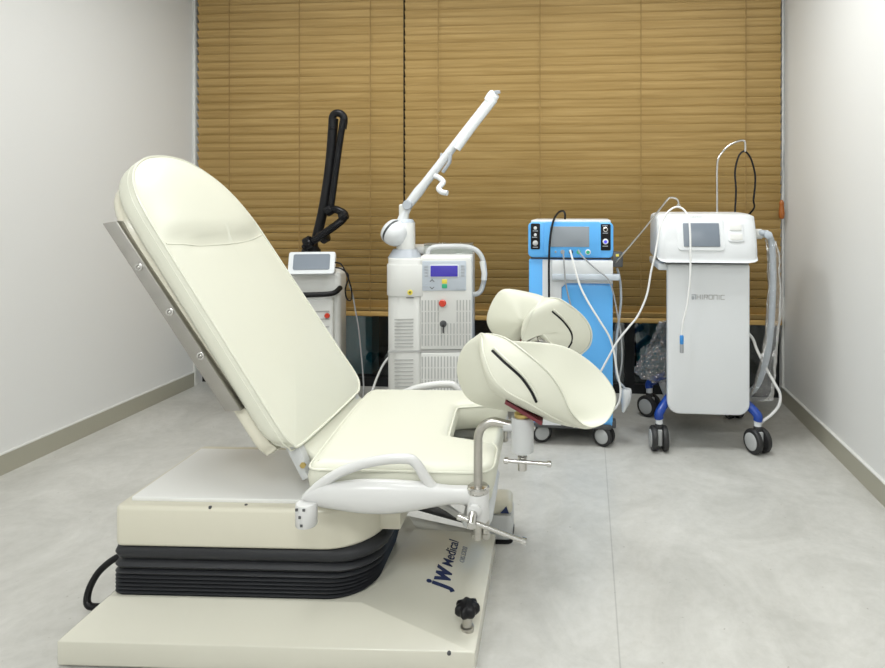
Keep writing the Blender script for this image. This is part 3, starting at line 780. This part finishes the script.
# pole with a hook and the black loop that hangs from it
bm = B(); tube(bm, crom([(0.642, 3.16, 1.09), (0.642, 3.16, 1.19), (0.642, 3.16, 1.329), (0.6517, 3.16, 1.384), (0.6906, 3.16, 1.433), (0.7342, 3.16, 1.458), (0.768, 3.16, 1.465), (0.7776, 3.16, 1.452), (0.7776, 3.16, 1.408)], 5), .0055, 10); po = obj('hook_pole', bm, 'chrome', WD)
bm = B(); tube(bm, crom([(0.7247, 3.14, 1.106), (0.7318, 3.15, 1.219), (0.7293, 3.16, 1.309), (0.7438, 3.16, 1.378), (0.7632, 3.16, 1.408), (0.7825, 3.16, 1.408), (0.8066, 3.16, 1.373), (0.8258, 3.16, 1.299), (0.8258, 3.16, 1.239), (0.8212, 3.17, 1.17), (0.8317, 3.22, 1.12)]+[(.76,3.31,1.02),(.70,3.385,.88),(.66,3.365,.8)], 5), .0048, 8); obj('cable_loop', bm, 'black', WD)
# hose at the right-hand side in clear film
bm = B(); tube(bm, crom([(0.7984, 3.02, 1.008), (0.8205, 3, 1.014), (0.8478, 3, 0.9999), (0.8615, 3, 0.953), (0.866, 3, 0.8171), (0.8615, 3, 0.6529), (0.8478, 3, 0.4885), (0.8306, 3.02, 0.3749), (0.8064, 3.05, 0.2851), (0.7862, 3.08, 0.2421)], 5), [.012]*10+[.0155]*100 if False else .015, 12); hs = obj('hose', bm, 'hoset', WD)
bm = B(); lathe(bm, (0.7984, 3.02, 1.008), (1,0,.02), ((-.02,.024),(.02,.024),(.022,.018),(.05,.018)), 18); obj('hose_socket', bm, 'off', hs)
bm = B(); lathe(bm, (0.8405, 2.99, 1.005), (0,-1,0), ((-.005,.018),(.010,.018),(.013,.012)), 16); obj('hose_clip', bm, 'lgrey', hs)
bm = B(); tube(bm, crom([(.69,3.16,.60),(.715,3.11,.57)]+[(0.7785, 3.05, 0.5187), (0.8011, 3.03, 0.457), (0.837, 3.01, 0.3777), (0.8751, 3, 0.3062), (0.8978, 3, 0.26), (0.8933, 3, 0.2083), (0.8615, 3, 0.1652), (0.8205, 3, 0.131), (0.7931, 3, 0.1066)], 5), .0068, 10); obj('drain_tube', bm, 'whitec', WD)

def crumple(pts_rows, amp, seedv):
    """wrinkled film sheet through a closed tube of control rings"""
    random.seed(seedv); bm = B(); rings = []
    for r in pts_rows: rings.append([V(p)+Vector((random.uniform(-amp,amp), random.uniform(-amp,amp), random.uniform(-amp,amp))) for p in r])
    loft(bm, rings, False, False); return bm
def film_ring(c, rx, ry, n=14): return [(c[0]+rx*math.cos(2*PI*i/n), c[1]+ry*math.sin(2*PI*i/n), c[2]) for i in range(n)]
rows = []
for c, rx in zip(crom([(0.8524, 3, 0.9811), (0.866, 3, 0.9249), (0.8706, 3, 0.8171), (0.8706, 3, 0.653), (0.8569, 3, 0.5121), (0.8489, 3.02, 0.4037), (0.8361, 3.04, 0.2889), (0.8276, 3.06, 0.2205)], 4), crom([(.022,0,0),(.030,0,0),(.03,0,0),(.034,0,0),(.034,0,0),(.04,0,0),(.052,0,0),(.06,0,0)], 4)):
    rows.append(film_ring(c, rx.x, rx.x*.8))
SL = obj('film_sleeve', crumple(rows, .006, 3), 'film', hs, sharp=None, sub=1); SL['label'] = 'clear plastic sleeve'
rows = []
for c, rx in zip(crom([(0.3652, 3.1, 0.5689), (0.3604, 3.1, 0.5048), (0.3458, 3.1, 0.4306), (0.3264, 3.1, 0.3612), (0.3264, 3.1, 0.3119), (0.3555, 3.1, 0.2831)], 6), crom([(.012,.01,0),(.03,.03,0),(.055,.04,0),(.082,.06,0),(.085,.06,0),(.05,.05,0)], 6)):
    rows.append([(min(p[0], .404+.006*math.sin(37*p[2])), p[1], p[2]) for p in film_ring(c, rx.x, rx.y, 26)])
PB = obj('plastic_bag', crumple(rows, .010, 5), 'film', None, smooth=False)
tag(PB, 'crumpled clear plastic bag hanging at the left side of the tall white device', 'plastic bag')

# ------------------------------------------------------------------ blue and white cart
BC = thing('blue_treatment_cart', 'blue and white treatment device on cart with blue screen head', 'medical device', (-.08, 3.12, 0))
x0, x1 = -.281, .121; z0, z1 = .897, 1.064
bm = B(); prism(bm, rrect(x0, x1, z0, z1, .022, 6), 'y', 2.93, 3.28); bev(bm, .006, 3, .6); bh = obj('head', bm, 'blue', BC)
bm = B(); prism(bm, [(x0+.012,2.945),(x1-.012,2.945),(x1-.012,3.28),(x0+.012,3.28)], 'z', z1-.004, z1+.009); bev(bm, .004, 2); obj('top_cover', bm, 'white', bh)
def plate(xa, xb, za, zb, y, m, name, parent, r=.006, th=.004):
    bm = B(); prism(bm, rrect(xa, xb, za, zb, r, 5), 'y', y-th, y+.004); bev(bm, min(.0015, th*.4), 2, .8); return obj(name, bm, m, parent)
def wpx(px, py, Y):   # not used at run time
    return None
plate(-.205, .062, .905, 1.066, 2.93, 'blue', 'screen_surround', bh, .012, .006)
plate(-.176, .008, .948, 1.044, 2.924, 'lcd', 'touchscreen', bh, .003, .003)
lp = plate(-.268, -.224, .935, 1.058, 2.93, 'black', 'button_panel', bh, .006, .003)
rp = plate(.060, .108, .932, 1.056, 2.93, 'black', 'button_panel', bh, .006, .003)
for (bx_, bz_, r, m, pn) in ((-.246,1.036,.008,'white',lp), (-.246,1.004,.007,'white',lp), (-.246,.965,.0125,'grey',lp), (.084,1.030,.012,'chrome',rp), (.084,.974,.0135,'white',rp)):
    bm = B(); lathe(bm, (bx_, 2.927, bz_), (0,-1,0), ((0,r),(.005,r),(.007,r*.8)), 20); bo = obj('button', bm, m, pn)
    if m == 'chrome':
        bm = B(); lathe(bm, (bx_, 2.9195, bz_), (0,-1,0), ((-.002,r*.6),(.003,r*.55)), 16); obj('dial_core', bm, 'black', bo)
    if r > .013:
        bm = B(); lathe(bm, (bx_, 2.9195, bz_), (0,-1,0), ((-.002,r*.6),(.003,r*.5)), 16); obj('button_light', bm, 'led', bo)
for (za, pn, xx) in ((1.021, lp, -.258), (.991, lp, -.262), (.944, lp, -.258), (1.012, rp, .071), (.951, rp, .071), (1.046, rp, .070)):
    bm = B(); box(bm, (xx, 2.9265, za), (xx+.024, 2.9275, za+.003)); obj('caption', bm, 'lgrey', pn, smooth=False)
for (sx_, m, r) in ((-.178,'greyc',.004), (-.150,'greyc',.005), (-.117,'greyc',.010), (-.078,'navy',.010), (-.041,'green',.010), (.002,'white',.013)):
    bm = B(); lathe(bm, (sx_, 2.925, .924), (0,-1,0), ((0,r),(.006,r),(.008,r*.8)), 18); sk = obj('socket', bm, m, bh)
    if m == 'white':
        bm = B(); lathe(bm, (sx_, 2.917, .924), (0,-1,0), ((-.002,.0085),(.003,.0085)), 16); obj('socket_core', bm, 'green', sk)
# cart body
bm = B(); box(bm, (-.279, 2.945, .10), (.118, 3.30, .888)); bev(bm, .008, 2); cb_ = obj('cabinet', bm, 'blue', BC)
bm = B(); box(bm, (-.27, 2.955, .886), (.11, 3.27, .90)); obj('neck_gap', bm, 'dark', BC, smooth=False)
bm = B(); prism(bm, [(-.213,.10),(-.213,.886),(.118,.886),(.118,.775),(-.10,.775),(-.122,.755),(-.122,.10)], 'y', 2.937, 2.95); bev(bm, .002, 1); obj('front_frame', bm, 'white', cb_)
bm = B(); box(bm, (-.166, 2.905, .82), (.118, 2.945, .886)); bev(bm, .004, 2); dr = obj('drawer', bm, 'white', cb_)
bm = B(); box(bm, (-.166, 2.895, .795), (.15, 2.95, .822)); bev(bm, .004, 2); obj('shelf_lip', bm, 'lgrey', cb_)
bm = B(); prism(bm, rrect(-.120, .118, .12, .768, (.01,.01,.01,.03), 5), 'y', 2.932, 2.946); bev(bm, .003, 2, .6); obj('front_door', bm, 'blue', cb_)
bm = B(); box(bm, (-.285, 2.94, .085), (.112, 3.30, .11)); box(bm, (.08, 2.95, .09), (.135, 3.0, .125)); bev(bm, .006, 2); obj('plinth', bm, 'dark', BC)
for (x, y, yw) in ((.078, 2.975, 1.05), (-.225, 3.0, 1.9), (.075, 3.27, .4), (-.24, 3.27, .4)): caster(BC, x, y, .049, yw, .05, stem_top=.10)
# leads from the sockets
def cable(pts, r, m, name, parent, n=8, k=6):
    bm = B(); tube(bm, crom(pts, k), r, n); return obj(name, bm, m, parent)
cable([(-0.1113, 3.08, 1.076), (-0.1105, 3.06, 1.101), (-0.1192, 3.03, 1.116), (-0.1413, 2.98, 1.107), (-0.1614, 2.91, 1.065), (-0.1743, 2.89, 0.982), (-0.1784, 2.88, 0.8802), (-0.1787, 2.885, 0.7725), (-0.1767, 2.89, 0.6879), (-0.1609, 2.9, 0.5601), (-0.1375, 2.9, 0.4202), (-0.1281, 2.9, 0.2568), (-0.1196, 2.92, 0.1097)], .0052, 'black', 'cable', BC)
cable([(-0.1141, 2.9, 0.935), (-0.1091, 2.89, 0.8799), (-0.0996, 2.885, 0.7735), (-0.0719, 2.89, 0.6569), (-0.044, 2.89, 0.5644), (-0.0349, 2.9, 0.4226), (-0.0256, 2.9, 0.2364), (-0.0164, 2.92, 0.1084)], .0035, 'greyc', 'cable', BC)
cable([(-0.0442, 2.9, 0.9355), (-0.0208, 2.885, 0.9043), (0.0389, 2.87, 0.8508), (0.0934, 2.86, 0.8066), (0.1165, 2.87, 0.7459), (0.1352, 2.88, 0.6526), (0.1535, 2.88, 0.5471), (0.1586, 2.89, 0.4296), (0.1453, 2.9, 0.3341)], .0038, 'greyc', 'cable', BC)
cable([(-0.0814, 2.9, 0.9352), (-0.0671, 2.885, 0.8853), (-0.0391, 2.87, 0.7854), (-0.0024, 2.86, 0.709), (0.0477, 2.85, 0.629), (0.0976, 2.85, 0.5477), (0.1202, 2.85, 0.4752), (0.1338, 2.85, 0.3844), (0.1496, 2.85, 0.3119), (0.1428, 2.85, 0.2479), (0.1161, 2.86, 0.2074), (0.0846, 2.87, 0.1893)], .0047, 'whitec', 'cable', BC)
cable([(0.1394, 2.97, 0.8461), (0.1535, 2.97, 0.7892), (0.1582, 2.97, 0.6944), (0.1488, 2.97, 0.5993), (0.1347, 2.97, 0.4803), (0.1347, 2.97, 0.352)], .0055, 'hoset', 'cable', BC)
# handpiece rest on the right-hand edge and the wire rod
bm = B(); box(bm, (.118, 2.92, .855), (.165, 2.98, .925)); bev(bm, .006, 2); hr = obj('handpiece_rest', bm, 'dark', BC)
bm = B(); box(bm, (.132, 2.918, .905), (.146, 2.922, .916)); obj('warning_mark', bm, 'yellow', hr, smooth=False)
rd = cable([(0.1236, 2.93, 0.8594), (0.1371, 2.92, 0.8839), (0.1597, 2.91, 0.9129), (0.2407, 2.89, 1.012), (0.3291, 2.87, 1.127), (0.3638, 2.86, 1.173), (0.3771, 2.86, 1.179), (0.395, 2.86, 1.177), (0.4084, 2.86, 1.164), (0.4106, 2.86, 1.141)], .0042, 'chrome', 'wire_rod', BC, 8, 4)
bm = B(); tube(bm, [V((0.4106, 2.86, 1.141))+Vector((.0075*math.cos(2*PI*i/16), 0, .0075*math.sin(2*PI*i/16))) for i in range(16)], .0022, 6, closed=True); obj('ring', bm, 'chrome', rd)
hc_ = cable([(-0.0721, 2.9, 0.123), (-0.0619, 2.86, 0.1927), (-0.0068, 2.81, 0.2924), (0.0469, 2.8, 0.3777), (0.087, 2.8, 0.4505), (0.1314, 2.8, 0.5321), (0.1802, 2.8, 0.5957), (0.22, 2.8, 0.6456), (0.2508, 2.8, 0.7085), (0.2684, 2.8, 0.7667), (0.2816, 2.8, 0.8471), (0.2992, 2.8, 0.9229), (0.3135, 2.81, 0.9981), (0.3278, 2.82, 1.06), (0.3612, 2.84, 1.114), (0.3987, 2.855, 1.136), (0.4291, 2.85, 1.127), (0.4481, 2.83, 1.092), (0.4536, 2.81, 1.034), (0.4542, 2.8, 0.9241), (0.452, 2.8, 0.8134), (0.439, 2.8, 0.7024), (0.4216, 2.8, 0.6268), (0.415, 2.8, 0.5646)], .0045, 'whitec', 'hanging_cord', BC, 10, 6)
bm = B(); lathe(bm, (0.4159, 2.8, 0.5291), (.0,0,1), ((0,.0075),(.003,.009),(.034,.009),(.04,.006)), 14); obj('plug', bm, 'plug', hc_)
bm = B(); lathe(bm, (0.4159, 2.8, 0.4892), (.0,0,1), ((0,.005),(.002,.0085),(.038,.0085),(.043,.006)), 14); obj('plug_tip', bm, 'greyc', hc_)
bm = B(); hp_ = crom([(0.1824, 2.98, 0.2696), (0.1824, 2.98, 0.2363), (0.1776, 2.98, 0.1981), (0.1682, 2.98, 0.1597)], 4); tube(bm, hp_, [.024,.026,.027,.027,.026,.025,.023,.021,.018,.014,.011,.008,.006][:len(hp_)], 14)
hpo = obj('handpiece', bm, 'white', BC)
cable([(0.1347, 2.97, 0.352), (0.1444, 2.975, 0.3129), (0.1682, 2.98, 0.2835), (0.1824, 2.98, 0.2649)], .005, 'hoset', 'hose', hpo)

# ------------------------------------------------------------------ white carbon dioxide laser in the middle
CL = thing('laser_cabinet', 'off-white laser cabinet with jointed white arm and blue display, left of blue cart', 'medical device', (-.76, 2.93, 0), math.radians(8))
zt = .905; xa, xb, xc_ = -.968, -.806, -.552
bm = B(); prism(bm, [(p[0], p[1]) for p in rrect(xa, xb+.03, 2.93, 3.25, (.08,.05,.05,.08), 10)], 'z', .03, .885); bev(bm, .006, 2, .6); tw = obj('tower', bm, 'off', CL)
bm = B(); prism(bm, [(p[0], p[1]) for p in rrect(xa-.004, xb+.032, 2.924, 3.0, (.075,.02,.01,.01), 10)], 'z', .706, .857); bev(bm, .005, 2, .6); obj('tower_collar', bm, 'off', tw)
bm = B(); box(bm, (xb, 2.945, .03), (xc_, 3.22, .90)); bev(bm, .012, 3); bx_o = obj('cabinet', bm, 'off', CL)
# front door: panel, ventilated lower part
bm = B(); prism(bm, rrect(xb+.006, xc_-.002, .448, .890, (.01,.01,.02,.02), 5), 'y', 2.925, 2.95); bev(bm, .005, 2, .6); fd = obj('front_cover', bm, 'off', bx_o)
bm = B(); prism(bm, rrect(xb+.006, xc_-.002, .05, .434, .008, 4), 'y', 2.925, 2.95); bev(bm, .005, 2, .6); fl_ = obj('lower_cover', bm, 'off', bx_o)
bm = B(); box(bm, (xa+.012, 2.9275, .436), (xc_-.003, 2.94, .446)); obj('joint_line', bm, 'slot', bx_o, smooth=False)
bm = B()
for i in range(16):
    xs = -.795+i*.0152
    if xs > xc_-.014: break
    cs_ = abs(xs+.672) < .04
    for k in range(4):
        za = .468+k*.056
        if cs_ and k in (0, 1): 
            box(bm, (xs, 2.9235, za), (xs+.0055, 2.9255, za+.051)); continue
        if cs_: continue
        box(bm, (xs, 2.9235, za), (xs+.0055, 2.9255, za+.051))
obj('vent_slots', bm, 'slot', fd, smooth=False)
bm = B()
for i in range(16):
    xs = -.795+i*.0152
    if xs > xc_-.014: break
    for k in range(6): box(bm, (xs, 2.9235, .085+k*.056), (xs+.0055, 2.9255, .085+k*.056+.051))
obj('vent_slots', bm, 'slot', fl_, smooth=False)
bm = B()
for i in range(9):
    z = .462+i*.0165; box(bm, (-.925, 2.9265, z), (-.835, 2.9315, z+.0042))
obj('vent_slots', bm, 'slot', tw, smooth=False)
bm = B()
for i in range(18):
    z = .085+i*.0185; box(bm, (-.925, 2.9265, z), (-.835, 2.9315, z+.0042))
obj('vent_slots', bm, 'slot', tw, smooth=False)
pn = plate(-.792, -.582, .733, .876, 2.925, 'lgrey', 'control_panel', fd, .004, .004)
bzl = plate(-.756, -.618, .797, .858, 2.921, 'white', 'display_bezel', pn, .006, .003)
plate(-.752, -.622, .801, .854, 2.918, 'blued', 'display', bzl, .002, .002)
for xs in (-.781, -.607):
    for k in range(4):
        plate(xs, xs+.018, .801+k*.0145, .801+k*.0145+.0115, 2.921, 'trimg', 'key', pn, .002, .002)
plate(-.698, -.673, .767, .788, 2.921, 'yellow', 'key', pn, .003, .003)
plate(-.698, -.673, .745, .765, 2.921, 'green', 'key', pn, .003, .003)
for zc, up in ((.777, 1), (.752, -1)):
    bm = B(); o_ = [(-.757,zc),(-.745,zc+.012*up),(-.733,zc),(-.737,zc),(-.745,zc+.008*up),(-.753,zc)]
    prism(bm, o_, 'y', 2.9195, 2.922); obj('arrow_key', bm, 'dark', pn, smooth=False)
bm = B(); box(bm, (-.632, 2.9195, .740), (-.588, 2.922, .744)); obj('caption', bm, 'trimg', pn, smooth=False)
bm = B(); box(bm, (-.79, 2.9195, .752), (-.765, 2.922, .755)); box(bm, (-.79, 2.9195, .766), (-.765, 2.922, .767)); obj('caption', bm, 'trimg', pn, smooth=False)
bm = B(); lathe(bm, (-.694, 2.925, .674), (0,-1,0), ((0,.012),(.008,.012),(.010,.0175),(.018,.0175),(.022,.013)), 24); obj('stop_button', bm, 'red', fd)
bm = B(); lathe(bm, (-.692, 2.925, .573), (0,-1,0), ((0,.0165),(.003,.0165),(.004,.013),(.009,.012)), 24); ks = obj('key_switch', bm, 'dark', fd)
bm = B(); box(bm, (-.694, 2.914, .53), (-.689, 2.92, .572)); obj('key', bm, 'black', ks, smooth=False)
q = (-0.8503, 2.925, 0.7255)
bm = B(); lathe(bm, (q[0], 2.938, q[2]), (0,-1,0), ((0,.013),(.016,.013),(.017,.007)), 20); pt = obj('aperture_ring', bm, 'yellow', tw)
bm = B(); lathe(bm, (q[0], 2.924, q[2]), (0,-1,0), ((0,.007),(.003,.006)), 16); obj('aperture', bm, 'black', pt)
bm = B(); box(bm, (q[0]-.018, 2.921, q[2]-.027), (q[0]+.018, 2.925, q[2]-.024)); obj('caption', bm, 'dark', tw, smooth=False)
# cone, column, counterweight, arm
ac = V((-0.9128, 3.06, 0.9177)); ac.x += .018
bm = B(); lathe(bm, (ac.x, 3.06, .88), (0,0,1), ((0,.085),(.006,.083),(.04,.062),(.045,.058)), 32); obj('cone_base', bm, 'trimg', CL)
bm = B(); lathe(bm, (ac.x+.004, 3.06, .92), (0,0,1), ((0,.047),(.135,.046),(.138,.044)), 28); cm = obj('column', bm, 'off', CL)
bm = B(); lathe(bm, (ac.x+.004, 3.06, 1.055), (0,0,1), ((0,.046),(.018,.034),(.02,.03)), 28); obj('column_ring', bm, 'lgrey', cm)
bm = B(); box(bm, (ac.x-.028, 3.035, 1.065), (ac.x+.018, 3.085, 1.15)); bev(bm, .01, 3); obj('yoke', bm, 'off', cm)
A0 = V((-0.8973, 3.06, 1.145))+Vector((.018,0,0)); A1 = V((-0.4666, 2.98, 1.674))+Vector((.007,0,0))
bw = V((-0.9558, 3, 1.001))+Vector((.012,0,0))
bm = B(); d_ = (A0-V(bw.x, 3.04, bw.z)); tube(bm, [V(bw.x+.01, 3.04, bw.z+.01), A0], .022, 14)
tube(bm, [A0-(A1-A0)*.02, A0.lerp(A1,.12), A0.lerp(A1,.2), A0.lerp(A1,.5), A1], [.022,.026,.022,.021,.020], 16)
am = obj('arm', bm, 'white', CL)
off = Vector((.014, -.02, -.012))
bm = B(); tube(bm, [A0.lerp(A1,.55)+off*1.3, A0.lerp(A1,.75)+off, A1+off], .018, 14); obj('folded_tube', bm, 'white', am)
bm = B(); lathe(bm, A1-(A1-A0)*.04, A1-A0, ((0,.026),(.03,.03),(.05,.028),(.058,.02)), 20); obj('elbow', bm, 'white', am)
bm = B(); lathe(bm, A1+(A1-A0)*.045+off*.5, (-.1,-.3,1), ((0,.017),(.012,.017),(.014,.012)), 18); obj('elbow_cap', bm, 'trimg', am)
bm = B(); lathe(bm, A0+Vector((0,-.035,0)), (0,-1,0), ((-.04,.024),(.0,.024),(.008,.021)), 20); obj('pivot_cap', bm, 'trimg', am)
bm = B(); lathe(bm, V(bw.x-.012, 3.04, bw.z+.014), (.75,-.42,-.5), ((-.03,.03),(-.022,.055),(-.010,.063),(.0,.065)), 28); obj('counterweight_back', bm, 'white', am)
bm = B(); lathe(bm, V(bw.x-.012, 3.04, bw.z+.014), (.75,-.42,-.5), ((.0,.062),(.014,.062)), 28); obj('counterweight_gap', bm, 'dark', am)
bm = B(); lathe(bm, V(bw.x-.012, 3.04, bw.z+.014), (.75,-.42,-.5), ((.014,.066),(.034,.064),(.058,.054),(.076,.034),(.082,.012)), 28); obj('counterweight', bm, 'white', am)
bm = B(); tube(bm, [(-0.6988, 2.98, 1.306), (-0.6645, 2.96, 1.354), (-0.6595, 2.96, 1.393)], .009, 10); tube(bm, [(-0.7078, 3.04, 1.404), (-0.7179, 3.04, 1.359)], .008, 10); obj('clip', bm, 'trimg', am)
bm = B(); tube(bm, crom([(-0.7386, 3, 1.288), (-0.7137, 2.98, 1.277), (-0.6964, 2.97, 1.257), (-0.7089, 2.96, 1.238), (-0.7164, 2.95, 1.223), (-0.6992, 2.94, 1.208), (-0.6724, 2.93, 1.203)], 4), .0135, 12); obj('handpiece_elbow', bm, 'white', am)
# hose and clear lid on top
cable([(-0.779, 3.04, 0.8901), (-0.7739, 3.04, 0.9201), (-0.7433, 3.04, 0.9353), (-0.6723, 3.04, 0.9382), (-0.5915, 3.04, 0.9363), (-0.5362, 3.04, 0.9168), (-0.5061, 3.04, 0.8724), (-0.496, 3.04, 0.8031), (-0.5061, 3.04, 0.7385), (-0.5261, 3.04, 0.7035), (-0.5714, 3.04, 0.693)], .0125, 'hose', 'air_hose', CL, 12)
bm = B(); tube(bm, [(-0.5069, 3.03, 0.8634), (-0.4969, 3.03, 0.8042), (-0.4994, 3.03, 0.7696)], .0145, 12); obj('clear_tape', bm, 'plate', CL)
bm = B(); box(bm, (-.80, 3.05, .90), (-.555, 3.06, .955)); box(bm, (-.80, 3.06, .94), (-.555, 3.26, .944)); bev(bm, .001, 1); obj('clear_lid', bm, 'clearlid', CL)
bm = B(); box(bm, (-.905, 3.1, .895), (-.56, 3.28, .935)); bev(bm, .008, 2); obj('rear_housing', bm, 'off', CL)
for (x, y) in ((-.93, 2.99), (-.59, 2.99), (-.93, 3.24), (-.59, 3.24)):
    bm = B(); lathe(bm, (x, y, 0), (0,0,1), ((0,.02),(.004,.024),(.032,.024)), 18); obj('rubber_foot', bm, 'wheel', CL)
cable([(-1.01, 3.24, 0.3362), (-1.037, 3.22, 0.2979), (-1.063, 3.2, 0.2388), (-1.082, 3.16, 0.1761), (-1.104, 3.1, 0.1317), (-1.148, 3.05, 0.0956)], .006, 'whitec', 'mains_lead', CL)

# ------------------------------------------------------------------ black armed laser behind the backrest
DL = thing('laser_console', 'small white laser console with black jointed arm, behind the chair backrest', 'medical device', (-1.42, 3.10, 0), math.radians(13))
bm = B(); box(bm, (-1.565, 3.12, .075), (-1.285, 3.34, .80)); bev(bm, .03, 4); bd = obj('body', bm, 'off', DL)
bm = B(); box(bm, (-1.555, 3.09, .10), (-1.315, 3.14, .66)); bev(bm, .015, 3); fpn = obj('front_panel', bm, 'off', bd)
bm = B()
for i in range(9): box(bm, (-1.50, 3.086, .27+i*.04), (-1.335, 3.0915, .276+i*.04))
obj('vent_slots', bm, 'slot', fpn, smooth=False)
bm = B(); tube(bm, crom([(-1.57,3.16,.70),(-1.56,3.08,.69),(-1.50,3.06,.685),(-1.38,3.06,.685),(-1.31,3.07,.69),(-1.285,3.12,.71)], 5), .014, 12); obj('handle', bm, 'black', bd)
bm = B(); lathe(bm, (-1.344, 3.09, 0.5718), (0,-1,0), ((0,.012),(.012,.014),(.018,.010)), 18); obj('stop_button', bm, 'red', fpn)
sc0 = V((-1.416, 3.06, 0.8476)); rx = Matrix.Rotation(math.radians(-18), 3, 'X')
bm = B(); ol = rrect(-.116, .116, -.058, .058, .012, 5)
loft(bm, [[sc0+rx @ V(a, d, b) for a, b in sc(ol, (0,0), k)] for d, k in ((.045,.92),(.04,.97),(.0,1),(-.006,.98))]); sh_ = obj('screen_head', bm, 'white', DL)
bm = B(); loft(bm, [[sc0+rx @ V(a*.78, d, b*.70+.004) for a, b in ol] for d in (-.003, -.0085)]); obj('touchscreen', bm, 'lcdd', sh_)
bm = B(); box(bm, (-1.50, 3.08, .79), (-1.36, 3.22, .86)); bev(bm, .01, 2); obj('screen_neck', bm, 'off', DL)
b0 = V((-1.459, 3.25, 0.8999))
bm = B(); lathe(bm, (b0.x, 3.25, .78), (0,0,1), ((0,.05),(.12,.05),(.14,.036),(.16,.036)), 24); obj('arm_socket', bm, 'black', DL)
T0 = [(-1.431, 3.25, 0.9653), (-1.393, 3.24, 1.128), (-1.359, 3.24, 1.361), (-1.338, 3.23, 1.613)]
bm = B(); tube(bm, crom(T0, 6), .026, 14); ba = obj('arm', bm, 'black', DL)
bm = B(); tube(bm, crom([(-1.352, 3.21, 1.107), (-1.336, 3.21, 1.225), (-1.308, 3.21, 1.439), (-1.282, 3.2, 1.608)], 6), .0175, 14); obj('folded_tube', bm, 'blackm', ba)
bm = B(); tube(bm, crom([(-1.34, 3.22, 1.558), (-1.343, 3.22, 1.612), (-1.327, 3.215, 1.638), (-1.297, 3.21, 1.637), (-1.28, 3.21, 1.61), (-1.286, 3.21, 1.556)], 5), .02, 14); obj('elbow', bm, 'black', ba)
bm = B(); tube(bm, crom([(-1.352, 3.21, 1.123), (-1.311, 3.19, 1.118), (-1.274, 3.18, 1.097), (-1.279, 3.18, 1.071), (-1.313, 3.17, 1.039), (-1.357, 3.17, 1.007), (-1.407, 3.17, 0.9698), (-1.451, 3.17, 0.943), (-1.477, 3.18, 0.9156)], 5), .021, 12); obj('joint_tube', bm, 'blackm', ba)
for q, r in (((-1.274, 3.18, 1.086), .026), ((-1.352, 3.21, 1.118), .028), ((-1.451, 3.17, 0.9483), .033), ((-1.384, 3.22, 0.9779), .038)):
    bm = B(); lathe(bm, V(q)+Vector((-.02,0,-.012)), (1,-.3,.6), ((0,r*.8),(.004,r),(.036,r),(.042,r*.8)), 18); obj('joint', bm, 'blackm', ba)
cable([(-1.305, 3.06, 0.8486), (-1.269, 3.05, 0.8397), (-1.238, 3.05, 0.779), (-1.22, 3.06, 0.7117), (-1.22, 3.06, 0.6557), (-1.242, 3.06, 0.6605), (-1.248, 3.05, 0.7128), (-1.232, 3.05, 0.779), (-1.264, 3.05, 0.8143), (-1.3, 3.06, 0.8231)], .004, 'black', 'cable', DL)
cable([(-1.231, 3.06, 0.7371), (-1.214, 3.07, 0.6746), (-1.202, 3.08, 0.5964), (-1.186, 3.08, 0.5045), (-1.176, 3.08, 0.4022), (-1.163, 3.06, 0.2953), (-1.155, 3.04, 0.1846), (-1.168, 3.02, 0.115), (-1.215, 3.02, 0.0633)], .0038, 'greyc', 'cable', DL)
for (x, y) in ((-1.53, 3.16), (-1.30, 3.16), (-1.53, 3.30), (-1.32, 3.30)): caster(DL, x, y, .035, .3, .04, stem_top=.08)
